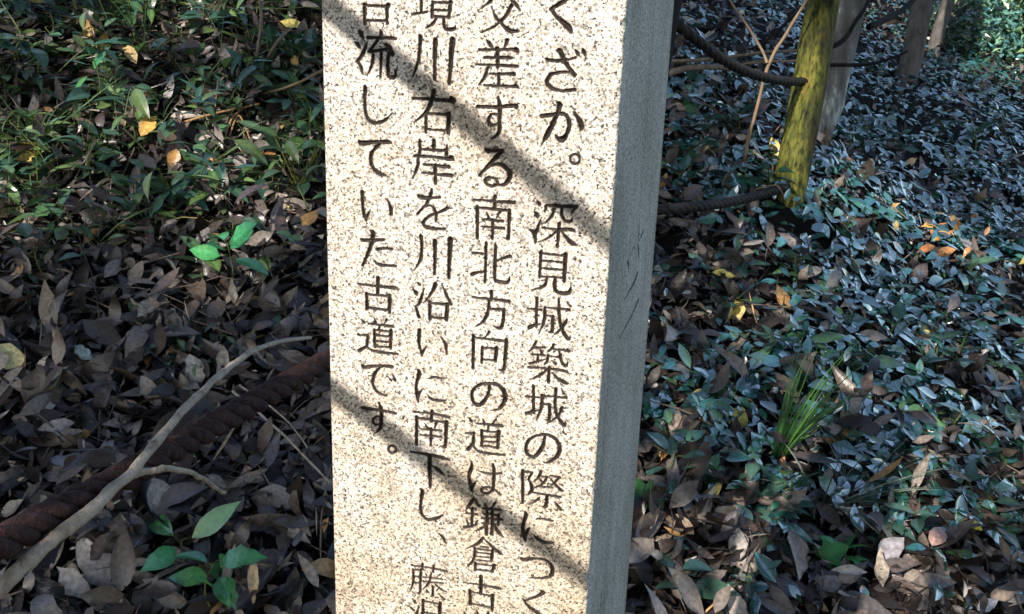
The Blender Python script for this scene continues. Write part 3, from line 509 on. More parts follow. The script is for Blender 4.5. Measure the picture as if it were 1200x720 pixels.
# shrubs and trees beyond the crest
def shrub(base, rx, ry, rz, n_leaf, size, cols, label, stems=7):
    base = np.array(base, float); root = empty("shrub", base, label, "shrub"); mb = MB(); C = []
    for q in range(stems):
        a = rng.uniform(0, 6.28); t = np.array([math.cos(a) * rx * rng.uniform(.2, .9), math.sin(a) * ry * rng.uniform(.2, .9), rz * rng.uniform(.5, 1)])
        limb(mb, [np.zeros(3) - [0, 0, .05], t * .5 + [0, 0, rz * .1], t], .014, .005, 6)
        for u in np.linspace(.25, 1.05, 6): C.append(t * u + rng.standard_normal(3) * [rx * .15, ry * .15, rz * .1])
    mb.build("stem", M['greybark'], root)
    C = np.repeat(np.array(C), n_leaf // len(C) + 1, 0); C = C + rng.standard_normal(C.shape) * [rx * .2, ry * .2, rz * .14]; C[:, 2] = np.maximum(C[:, 2], .02)
    V, T, c = leaf_cards(C, size, .5, pick(cols, len(C))); mesh_obj("foliage", V, None, T, M['green'], root, c, False)
    return root
def gz(x, y): return (x, y, float(H(x, y)))
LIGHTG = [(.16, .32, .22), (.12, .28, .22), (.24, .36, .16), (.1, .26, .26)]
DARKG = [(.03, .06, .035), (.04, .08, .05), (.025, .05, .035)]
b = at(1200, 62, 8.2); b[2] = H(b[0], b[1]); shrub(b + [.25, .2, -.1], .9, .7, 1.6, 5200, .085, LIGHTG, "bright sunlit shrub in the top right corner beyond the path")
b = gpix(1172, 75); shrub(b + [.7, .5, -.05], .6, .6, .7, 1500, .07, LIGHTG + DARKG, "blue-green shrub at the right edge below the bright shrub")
b = gpix(1100, 55); shrub(b, .35, .35, .35, 500, .07, DARKG, "small dark green shrub at the foot of the short dark trunk")
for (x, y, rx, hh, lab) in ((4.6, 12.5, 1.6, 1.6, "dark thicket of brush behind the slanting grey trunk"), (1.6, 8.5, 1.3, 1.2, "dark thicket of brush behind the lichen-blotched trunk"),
                            (7.5, 15, 2.0, 1.8, "dark thicket of brush behind the thin sun-tinted trunk")):
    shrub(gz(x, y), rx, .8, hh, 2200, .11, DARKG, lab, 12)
for q, (x, y, hh) in enumerate(((3.0, 15, 6), (9, 17, 7), (14, 13, 6.5), (-1, 14, 6), (-6, 12, 6), (18, 24, 8), (6, 26, 8))):
    b = np.array(gz(x, y)); tree(b, [b, b + [.1, .1, hh * .4], b + [.2, 0, hh * .75]], .13, .07, 
        ["tall far tree standing deep in the wood beyond the bank", ][0], M['greybark'], 1.3, 700)["group"] = "far trees deep in the wood"

# ---------------------------------------------------------------- the trees behind the camera that shade the slope, open where the sun breaks through
gaps = []                                  # (point, half-width, half-height)
hS = np.cross([0, 0, 1], S); hS /= np.linalg.norm(hS); vS = np.cross(S, hS)
def open_gap(P, a, b): gaps.append((np.array(P), a, b))
def shaded(C, scale=1., extra=0.):
    keep = np.ones(len(C), bool)
    for P, a, b in gaps:
        d = C - P; h, v = d @ hS, d @ vS
        keep &= ~((np.abs(h) < a * scale + extra) & (np.abs(v) < b * scale + extra))
    return keep
face_c = A0 + tS * SW * .5 + np.array([0, 0, -.165])
far_gaps = [(gpix(30, 185), .09, .07), (gpix(170, 140), .08, .06), (gpix(225, 160), .08, .05), (at(930, 110, dB), .10, .20), (gpix(1100, 290), .26, .12), (gpix(60, 260), .06, .05), (gpix(300, 235), .08, .06), (gpix(275, 315), .05, .05),
            (gpix(250, 30), .14, .09), (at(1150, 10, 8.5), .25, .3), (at(1200, 20, 8.4), 1.2, 1.2), (gpix(1170, 95), .35, .2), (gpix(1130, 55), .3, .12), (gpix(120, 60), .12, .08), (gpix(340, 195), .07, .09)]
gaps[:] = [(face_c, .62, .95)] + far_gaps
N_ = 15000
tx, ty = rng.uniform(-4.5, 10, N_), rng.uniform(-.5, 15, N_); C = np.stack([tx, ty, H(tx, ty) + rng.uniform(-.1, .5, N_)], 1) + rng.uniform(14, 21, N_)[:, None] * S
C = C[shaded(C, 1., .10)]
ctr = np.array([(-10.5, -12.5), (-6.8, -14.5), (-3.2, -13.5), (-8.3, -8.3), (-4.6, -9.3), (-.8, -8.6), (-12.5, -6.5), (1.2, -4.6)], float)
own = np.argmin(((C[:, None, :2] - ctr[None]) ** 2).sum(-1), 1)
for q in range(len(ctr)):
    c = C[own == q]
    if len(c) < 20: continue
    b = np.array([*ctr[q], float(H(*ctr[q]))]); top = np.array([*c[:, :2].mean(0), np.percentile(c[:, 2], 70)])
    root = empty("shade_tree", b, "tall broad-crowned tree behind the photographer shading the slope", "tree", "shade trees behind the photographer")
    mb = MB(); limb(mb, [np.array([0, 0, -.2]), (top - b) * .3 + [.1, .05, .3], (top - b) * .7, top - b], .19, .06, 12); mb.build("trunk", M['greybark'], root)
    lb = MB()
    for p in c[rng.integers(0, len(c), 14)]:
        s0 = (top - b) * rng.uniform(.5, .95); e = p - b; L_ = [s0, (s0 + e) / 2 + [0, 0, .3], e]
        if shaded(catmull(L_, 12) + b, 1., .12).all(): limb(lb, L_, .05, .012, 6)
    lb.build("limbs", M['greybark'], root)
    V, T, cc = leaf_cards(c - b, .42, .62, pick(GREENS, len(c))); mesh_obj("crown", V, None, T, M['canopy'], root, cc, False)

# unseen high crowns added to close most of the sky overhead and on the left, leaving it open ahead on the right
cl = []
for q in range(260):
    x, y = rng.uniform(-9, 7), rng.uniform(-10, 10)
    if x > 2.2 and y > 1.5: continue
    cl.append((x, y, H(x, y) + rng.uniform(4.5, 8) - .12 * x))
cl = np.array(cl); C = np.repeat(cl, 95, 0) + rng.standard_normal((len(cl) * 95, 3)) * [.62, .62, .4]
C = C[shaded(C, 1., .1)]
ctr = np.array([(-5.5, 2.5), (-4.5, 7.5), (4.6, -2.2), (-6.2, -3.0)]); own = np.argmin(((C[:, None, :2] - ctr[None]) ** 2).sum(-1), 1)
for q in range(len(ctr)):
    c = C[own == q]; b = np.array([*ctr[q], float(H(*ctr[q]))]); top = np.array([*(c[:, :2].mean(0) * .2 + ctr[q] * .8), np.percentile(c[:, 2], 60)])
    root = empty("shade_tree", b, "unseen high-crowned tree added to close the sky above the bank", "tree", "added high trees around the bank")
    mb = MB(); limb(mb, [np.array([0, 0, -.2]), (top - b) * [.1, .1, .4], (top - b) * [.4, .4, .75], top - b], .16, .06, 12); mb.build("trunk", M['greybark'], root)
    lb = MB()
    for p in c[rng.integers(0, len(c), 16)]:
        s0 = (top - b) * [.7, .7, rng.uniform(.75, .98)]; e = p - b; L_ = [s0, (s0 + e) / 2 + [0, 0, .2], e]
        if shaded(catmull(L_, 12) + b, 1., .12).all(): limb(lb, L_, .04, .01, 6)
    lb.build("limbs", M['greybark'], root)
    V, T, cc = leaf_cards(c - b, .27, .55, pick(GREENS, len(c))); mesh_obj("crown", V, None, T, M['canopy'], root, cc, False)

# the nearer tree beside the path: two bare branches cross the sunlit patch on the stone, its leaves are added to block the sun around it
gaps[:] = [(face_c, .17, .52)]
on_face = lambda px, py: (lambda u, z, k: A0 + tS * u + np.array([0, 0, z]))(*plane_uv(px, py, A0, tS, nS))
nb = np.array([-2.6, -1.2, float(H(-2.6, -1.2))])
root = empty("shade_tree", nb, "slim tree beside the path whose branches cast the two dark bands on the stone", "tree")
mb = MB(); limb(mb, [np.array([0, 0, -.2]), np.array([.05, .1, 1.2]), np.array([-.05, .05, 2.3]), np.array([.1, -.1, 3.4])], .075, .04, 12); mb.build("trunk", M['greybark'], root)
def shadow_branch(pa, pb, ta, tb, r, start):
    a, c = on_face(*pa) + S * ta, on_face(*pb) + S * tb; u = (c - a)
    P = [np.array(start), a - u * 1.6 + [0, 0, .25], a - u * .5, a, (a + c) / 2, c, c + u * .5, c + u * 1.0 + [0, 0, .05]]
    m2 = MB(); C2 = catmull(np.array(P) - nb, 8); m2.tube(C2, np.linspace(r * 1.12, r * .85, len(C2)), 9, .03); m2.build("branch", M['greybark'], root)
shadow_branch((372, -2), (722, 288), .5, .85, .0062, nb + [-.02, .05, 2.0])
shadow_branch((382, 452), (700, 690), .6, .95, .0061, nb + [0, .1, 1.55])
N2 = 4200
hh, vv = rng.uniform(-1.15, 1.15, N2), rng.uniform(-1.2, 1.2, N2)
C = face_c + hh[:, None] * hS + vv[:, None] * vS + (1.7 + 1.5 * rng.random(N2))[:, None] * S
dcam = np.linalg.norm(C, axis=1); fx, fy, fd = pix(C); C = C[shaded(C) & (dcam > .45) & ~((fd > -.1) & (fd < 6))]
V, T, cc = leaf_cards(C - nb, .12, .5, pick(GREENS, len(C))); mesh_obj("crown", V, None, T, M['canopy'], root, cc, False)
lb = MB()
far = C[np.abs((C - face_c) @ hS) > .45]
for p in far[rng.integers(0, len(far), 10)]:
    s0 = np.array([0, 0, rng.uniform(1.6, 3.2)]); L_ = catmull([s0, (s0 + p - nb) / 2 + [0, 0, .15], p - nb], 8)
    if shaded(L_ + nb, 1., .06).all(): lb.tube(L_, np.linspace(.02, .005, len(L_)), 6)
lb.build("limbs", M['greybark'], root)

# ---------------------------------------------------------------- leaves
def leaves(pos, nrm, yaw, tilt, roll, L, asp, curl, fold, cols, shape=0.0, rows=4, twist=None, adir=None, veins=1.25):
    """many folded, curling leaves at once; base at pos, midrib along yaw in the plane of nrm, lifted by tilt"""
    n_ = len(pos)
    a = np.stack([np.cos(yaw), np.sin(yaw), np.zeros(n_)], 1) if adir is None else np.array(adir, float); a -= nrm * (a * nrm).sum(1)[:, None]; a /= np.linalg.norm(a, axis=1)[:, None]
    b = np.cross(nrm, a)
    d = a * np.cos(tilt)[:, None] + nrm * np.sin(tilt)[:, None]; up = -a * np.sin(tilt)[:, None] + nrm * np.cos(tilt)[:, None]
    e = b * np.cos(roll)[:, None] + up * np.sin(roll)[:, None]; up2 = np.cross(d, e)
    u = np.linspace(0, 1, rows + 2); Vs, Cs = [], []
    tw = np.zeros(n_) if twist is None else twist
    sh = np.broadcast_to(np.asarray(shape, float), (n_,)); wv_ = np.where(rng.random(n_) < .22, .2, .06)[:, None]
    for q, t in enumerate(u):
        ang = curl * (t - .15); f = L * t
        cx = np.where(np.abs(curl) < 1e-3, f, L * np.sin(curl * t) / np.where(np.abs(curl) < 1e-3, 1, curl))
        cz = np.where(np.abs(curl) < 1e-3, 0, -L * (1 - np.cos(curl * t)) / np.where(np.abs(curl) < 1e-3, 1, curl))
        mid = pos + d * cx[:, None] + up2 * cz[:, None]
        w = L * asp * .5 * np.clip(np.sin(np.pi * t ** (.8 + sh)) ** 1.02, 0, 1)
        if q in (0, len(u) - 1):
            Vs.append(mid[:, None]); Cs.append(cols[:, None] * .95)
        else:
            wob = 1 + wv_ * rng.standard_normal((n_, 2))
            ta = tw * (t - .5)
            e2 = e * np.cos(ta)[:, None] + up2 * np.sin(ta)[:, None]; n2 = np.cross(d, e2)
            l = mid + e2 * (w * wob[:, 0] * np.cos(fold))[:, None] + n2 * (w * np.sin(fold))[:, None]
            r = mid - e2 * (w * wob[:, 1] * np.cos(fold))[:, None] + n2 * (w * np.sin(fold))[:, None]
            Vs.append(np.stack([l, mid, r], 1)); Cs.append(np.stack([cols * .96, cols * veins, cols * .96], 1))
    V = np.concatenate(Vs, 1); c = np.concatenate(Cs, 1); m = V.shape[1]
    Q, T = [], [[0, 1, 2], [0, 2, 3]]
    T = [[0, 2, 1], [0, 3, 2]]
    for q in range(rows - 1):
        o = 1 + 3 * q; Q += [[o, o + 1, o + 4, o + 3], [o + 1, o + 2, o + 5, o + 4]]
    o = 1 + 3 * (rows - 1); T += [[o, o + 1, o + 3], [o + 1, o + 2, o + 3]]
    off = (np.arange(n_) * m)[:, None, None]
    return V.reshape(-1, 3), ((np.array(Q)[None] + off).reshape(-1, 4) if Q else None), (np.array(T)[None] + off).reshape(-1, 3), np.clip(c.reshape(-1, 3), 0, 1)
U = lambda a, b, n_: rng.uniform(a, b, n_)
def vnoise(x, y, s, seed=0):
    return (np.sin(x * s + 1.7 * np.sin(y * s * .7 + seed)) * np.cos(y * s * 1.1 + 1.3 * np.sin(x * s * .6 + seed * 2)) + 1) / 2
LITTER = [(.07, .058, .053), (.115, .1, .093), (.045, .035, .031), (.16, .143, .132), (.037, .029, .029), (.085, .068, .058), (.075, .067, .07), (.2, .18, .165), (.024, .019, .018), (.02, .015, .014)]
def wedge(n_, y0, y1, m=1.0):
    y = np.sqrt(U((y0 + .7) ** 2, (y1 + .7) ** 2, n_)) - .7; hw = .56 * y + m
    return U(-1, 1, n_) * hw, y
def litter_batch(n_, y0, y1, Lm, rows, ar=(.24, .5)):
    x, y = wedge(n_, y0, y1); P = np.stack([x, y, H(x, y) + np.abs(rng.normal(0, .018, n_)) + .002], 1); nr_ = Hn(x, y)
    qx, qy, _ = pix(P); kp = rng.random(n_) > .5 * np.clip((qx - 780) / 150, 0, 1) * np.clip((560 - qy) / 120, 0, 1)
    kp &= np.hypot(x - GB[0], y - GB[1] + .04) > .13
    x, y, P, nr_ = x[kp], y[kp], P[kp], nr_[kp]; n_ = len(x)
    L = Lm * np.minimum(rng.lognormal(0, .36, n_), 1.7); asp = U(*ar, n_)
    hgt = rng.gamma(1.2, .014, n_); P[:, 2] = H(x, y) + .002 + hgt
    cols = pick(LITTER, n_, .2) * np.clip(.2 + hgt / .03, .2, 1.15)[:, None] * [1.08, 1., .9]  # lower leaves darkened: shade in the gaps put into leaf colour
    k = rng.random(n_); cols[k < .012] = (.36, .2, .07); cols[(k > .012) & (k < .018)] = (.42, .34, .1)
    return leaves(P, nr_, U(0, 6.28, n_), rng.normal(0, .38, n_), rng.normal(0, .45, n_), L, asp, rng.normal(.3, .8, n_), U(-.1, .5, n_), cols, U(-.15, .3, n_), rows, rng.normal(0, .6, n_))
mb = MB()
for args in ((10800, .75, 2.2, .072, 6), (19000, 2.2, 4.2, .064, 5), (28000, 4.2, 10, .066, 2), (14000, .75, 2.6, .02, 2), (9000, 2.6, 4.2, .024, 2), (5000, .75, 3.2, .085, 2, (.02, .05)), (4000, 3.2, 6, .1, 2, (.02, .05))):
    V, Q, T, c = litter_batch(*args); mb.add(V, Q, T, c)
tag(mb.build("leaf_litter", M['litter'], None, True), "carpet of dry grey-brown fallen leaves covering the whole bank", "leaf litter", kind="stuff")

# glossy creeping evergreen on the right-hand slope
def cover_batch(n_, y0, y1, Lm, rows, tv):
    x, y = wedge(n_, y0, y1); px, py, _ = pix(np.stack([x, y, H(x, y)], 1))
    dens = np.clip((px - 700) / 160, 0, 1) * (.22 + .78 * (vnoise(x, y, 3.1, 1.) > .4)) * (.4 + .6 * (vnoise(x, y, 9., 4.) > .35)) * np.clip(1.15 - np.clip((py - 500) / 170, 0, 1) * 1.05, .08, 1)
    dens *= np.where((np.abs(px - 830) < 90) & (np.abs(py - 350) < 90), .45, 1)
    k = rng.random(n_) < dens; x, y = x[k], y[k]; n_ = len(x)
    P = np.stack([x, y, H(x, y) + U(.01, .065, n_)], 1); nr_ = Hn(x, y)
    cols = pick([(.015, .095, .075), (.025, .11, .06), (.012, .08, .08), (.05, .12, .045), (.022, .1, .1)], n_, .25)
    return leaves(P, nr_, U(0, 6.28, n_), rng.normal(.06, tv, n_), rng.normal(0, tv, n_), Lm * np.minimum(rng.lognormal(0, .33, n_), 1.8), U(.36, .56, n_), rng.normal(.35, .4, n_), U(.0, .4, n_), cols, U(-.1, .15, n_), rows)
mb = MB()
for args in ((17000, .9, 2.4, .048, 4, .3), (25000, 2.4, 4.5, .047, 4, .26), (34000, 4.5, 10, .052, 3, .24)):
    V, Q, T, c = cover_batch(*args); mb.add(V, Q, T, c)
tag(mb.build("ground_cover", M['cover'], None, True), "glossy blue-green creeping ground cover spread over the slope right of the stone", "ground cover", kind="stuff")

# ---------------------------------------------------------------- plants
UPV = np.array([0, 0, 1.])
TOCAM = lambda P: -P / np.linalg.norm(P)
def unit(v): v = np.asarray(v, float); return v / np.linalg.norm(v, axis=-1, keepdims=True)
LANCE = dict(asp=(.3, .4), shape=.05); OVATE = dict(asp=(.45, .6), shape=-.05)
def plant_meshes(stem_h, n_leaf, L, kind, cols, lean=.25, droop=.5, whorl=.5, spread=.25, face=None):
    """stem and foliage of a small seedling, standing at the origin"""
    ln = np.array([rng.normal(0, lean), rng.normal(0, lean), 1.0]) * stem_h
    P = catmull([np.array([0, 0, -.015]), ln * .5 + [rng.normal(0, .012), rng.normal(0, .012), 0], ln], 6)
    sm_, fo = MB(), MB(); sm_.tube(P, np.linspace(.0026, .0012, len(P)), 6)
    B_, D_, Nn, Ls = [], [], [], []
    for q in range(n_leaf):
        t = 1 - whorl * (q / max(n_leaf - 1, 1)) ** .8; a = q * 2.4 + rng.normal(0, .3); p = ln * t
        o = np.array([math.cos(a), math.sin(a), rng.normal(.3, .3)]); pet = L * rng.uniform(.08, spread); e = p + unit(o) * pet
        sm_.tube(np.array([p, (p + e) / 2 + [0, 0, .002], e]), .0008, 4); B_.append(e)
        D_.append(unit(o + [0, 0, rng.normal(-.05, .25)])); Ls.append(L * rng.uniform(.65, 1.15))
    D_ = np.array(D_); n_ = n_leaf; Nn = np.repeat(UPV[None] if face is None else unit(UPV * .5 + np.array([face]) * .5), n_, 0); Nn = unit(Nn - D_ * (D_ * Nn).sum(1)[:, None] + rng.normal(0, .12, (n_, 3)))
    V, Q, T, c = leaves(np.array(B_), Nn, None, np.zeros(n_), rng.normal(0, .3, n_), np.array(Ls), U(*kind['asp'], n_), np.abs(rng.normal(droop, .3, n_)), U(.05, .4, n_),
                        pick(cols, n_, .18), kind['shape'], 6, rng.normal(0, .25, n_), adir=D_, veins=1.35)
    fo.add(V, Q, T, c); return sm_, fo
def plant(P, label, stem_h=.12, n_leaf=6, L=.07, kind=LANCE, cols=GREENS, cat="plant", name="seedling", group=None, **kw):
    root = empty(name, P, label, cat, group); a, b_ = plant_meshes(stem_h, n_leaf, L, kind, cols, **kw)
    a.build("stem", M['stem'], root); b_.build("foliage", M['green'], root, False); return root
BRIGHT = [(.06, .24, .08), (.05, .2, .09), (.09, .28, .08)]
MID = [(.06, .13, .055), (.085, .16, .05), (.065, .12, .07), (.11, .17, .06)]
TEAL = [(.03, .085, .06), (.04, .1, .075), (.03, .075, .05), (.05, .11, .07)]
plant(gpix(272, 352), "bright green seedling alone on dark litter, midway up left of the stone", .14, 6, .1, OVATE, [(.05, .24, .09), (.06, .27, .09)], whorl=.25, lean=.05, face=TOCAM(gpix(272, 352)))
plant(gpix(256, 722), "bright green seedling at the bottom left below the thick rope", .1, 8, .08, OVATE, BRIGHT, whorl=.45, lean=.05, face=TOCAM(gpix(256, 722)))
plant(gpix(215, 668), "seedling with long arching blue-green leaves beside the fork of the bare stick", .06, 3, .12, LANCE, BRIGHT, whorl=.3, lean=.1, face=TOCAM(gpix(215, 668)))
plant(gpix(115, 130), "tall seedling with a bright green top in the upper left", .19, 8, .10, LANCE, MID + BRIGHT, whorl=.45)
plant(gpix(205, 245), "many-leaved green seedling sprawling above the dark litter left of the stone", .08, 10, .12, LANCE, TEAL + MID, whorl=.6, droop=.35)
plant(gpix(350, 150), "glossy dark seedling with a blue sheen close to the stone's left edge", .11, 7, .085, OVATE, TEAL, whorl=.5)
plant(gpix(325, 375), "low seedling with two dark green leaves near the stone's left edge", .04, 4, .08, LANCE, TEAL, whorl=.4)
plant(gpix(925, 650), "broad-leaved green seedling under the grass tuft", .05, 7, .085, OVATE, TEAL + MID, whorl=.5, lean=.4)
plant(gpix(880, 540), "seedling with two glossy leaves beside the yellow leaf", .05, 5, .06, OVATE, TEAL, whorl=.4)
plant(gpix(805, 705), "dark bluish seedling against the foot of the stone's right side", .06, 6, .08, OVATE, TEAL, whorl=.6)
plant(gpix(985, 672), "bright lobed-leaf seedling at the lower right amid brown leaves", .05, 6, .055, OVATE, BRIGHT, whorl=.4)
plant(gpix(870, 690), "small vine-like seedling with pale-veined leaves at the bottom right of the stone", .03, 9, .04, OVATE, TEAL, whorl=.7, spread=.9)
plant(gpix(830, 500), "upright seedling with three glossy teal leaves right of the stone", .06, 5, .06, OVATE, TEAL, whorl=.4)

protos = {}
def scatter(n_, region, key, label, group, mk, smin=.75, smax=1.25, cat="plant"):
    ps = protos.setdefault(key, [])
    k = 0; tries = 0
    while k < n_ and tries < n_ * 30:
        tries += 1
        px, py = region()
        P = gpix(px, py)
        if P @ Fv > 12: continue
        if len(ps) < 7:
            root = mk(P); ps.append(root)
        else:
            root = copy_tree(ps[int(rng.integers(0, len(ps)))])
        root.location = P; root.rotation_euler = (0, 0, U(0, 6.28, 1)[0]); s_ = U(smin, smax, 1)[0]; root.scale = (s_,) * 3
        root["label"] = label; root["category"] = cat; root["group"] = group; k += 1
def reg(x0, x1, y0, y1, p=1.0):
    return lambda: (rng.uniform(x0, x1), y0 + (y1 - y0) * rng.random() ** p)
scatter(95, reg(-10, 378, -5, 265, 1.35), 'lance', "green seedling with drooping narrow leaves on the upper left bank", "narrow-leaved seedlings on the upper left bank",
        lambda P: plant(P, "x", rng.uniform(.07, .16), int(rng.integers(5, 9)), .1, LANCE, MID + GREENS + TEAL, whorl=.6, droop=.6))
scatter(90, reg(-10, 378, 0, 330, 1.4), 'ov', "low broad-leaved green plant among the litter of the upper left bank", "broad-leaved plants on the upper left bank",
        lambda P: plant(P, "x", rng.uniform(.04, .09), int(rng.integers(5, 10)), .068, OVATE, MID + GREENS, whorl=.8, spread=.6), .7, 1.2)
scatter(12, reg(0, 370, 260, 470, 1), 'lance', "small dark green seedling scattered on the bare litter left of the stone", "small seedlings on the bare litter", None, .35, .6)
scatter(60, reg(765, 1210, 170, 640, .8), 'teal', "glossy teal seedling rising from the ground cover right of the stone", "teal seedlings in the ground cover",
        lambda P: plant(P, "x", rng.uniform(.03, .08), int(rng.integers(5, 9)), .055, OVATE, TEAL, whorl=.7, spread=.5, droop=.4), .7, 1.3)
scatter(30, reg(785, 930, 30, 240, 1), 'teal', "green seedling beneath the ropes between stone and mossy post", "seedlings beneath the ropes", None, .7, 1.4)
scatter(26, reg(990, 1190, 60, 200, 1), 'teal', "bluish seedling on the far leafy slope below the trunks", "seedlings on the far slope", None, 1., 1.8)

# large ivy leaves lying or standing by themselves
def lobed(P, d, nrm, L, col, name, label, cat="ivy leaf"):
    """one lobed ivy leaf with its stalk"""
    d = unit(d); nrm = unit(nrm - d * (nrm @ d)); e = np.cross(nrm, d)
    prof = [(.0, .0), (-.1, .2), (.02, .42), (.24, .33), (.42, .55), (.55, .28), (.78, .2), (1, 0)]
    pts = [(u, v) for u, v in prof] + [(u, -v) for u, v in prof[-2:0:-1]]
    mb = MB(); ctr = (.3, 0); ring_ = []
    for s_ in (1, .5):
        for u, v in pts:
            uu, vv = ctr[0] + (u - ctr[0]) * s_, v * s_; z = .16 * abs(vv) - .22 * max(uu, 0) ** 2 + .02 * math.sin(9 * uu + 5 * vv)
            ring_.append(P + L * (uu * d + vv * e + z * nrm))
    ring_.append(P + L * (ctr[0] * d - .02 * nrm)); k = len(pts)
    Q = [(q, (q + 1) % k, k + (q + 1) % k, k + q) for q in range(k)]; T = [(k + q, k + (q + 1) % k, 2 * k) for q in range(k)]
    cc = np.array([np.array(col) * (1 if q < k else (1.12 if q < 2 * k else 1.6)) for q in range(2 * k + 1)])
    V = np.array(ring_); root = empty(name, P, label, cat)
    mb.add(V - P, Q, T, cc); mb.build("blade", M['green'], root, True)
    st_ = MB(); st_.tube(catmull([np.zeros(3), -d * L * .3 - nrm * L * .1, -d * L * .5 - nrm * L * .4], 5), .0013, 5); st_.build("stalk", M['stem'], root)
    return root
def by_pixels(p0, p1, lift=.045, face=.5):
    P = gpix(*p0); P = P + TOCAM(P) * lift; dd = P @ Fv; Q_ = at(*p1, dd - .01)
    n_ = unit(unit(Hn(P[0], P[1])) * (1 - face) + TOCAM(P) * face); return P, Q_ - P, n_
for p0, p1, col, lab in (((742, 576), (776, 590), (.03, .12, .03), "large dark green ivy leaf against the stone's right edge"),
                         ((818, 543), (852, 560), (.05, .16, .07), "crumpled green ivy leaf above the lower right litter"),
                         ((752, 470), (778, 488), (.05, .14, .12), "shiny ivy leaf with a blue-white glint by the stone's right edge"),
                         ((772, 312), (775, 338), (.035, .11, .08), "dark teal ivy leaf below the lower right rope"),
                         ((962, 655), (990, 640), (.05, .2, .06), "bright green ivy leaf on the lower right slope"),
                         ((30, 70), (52, 95), (.06, .13, .07), "grey-green ivy leaf in the upper left corner"),
                         ((108, 5), (122, 22), (.05, .13, .06), "dusky green ivy leaf at the top edge on the left"),
                         ((800, 125), (822, 138), (.05, .15, .07), "small ivy leaf under the upper rope beside the stone")):
    P, d, n_ = by_pixels(p0, p1); lobed(P, d, n_, np.linalg.norm(d) * 1.15, col, "ivy_leaf", lab)

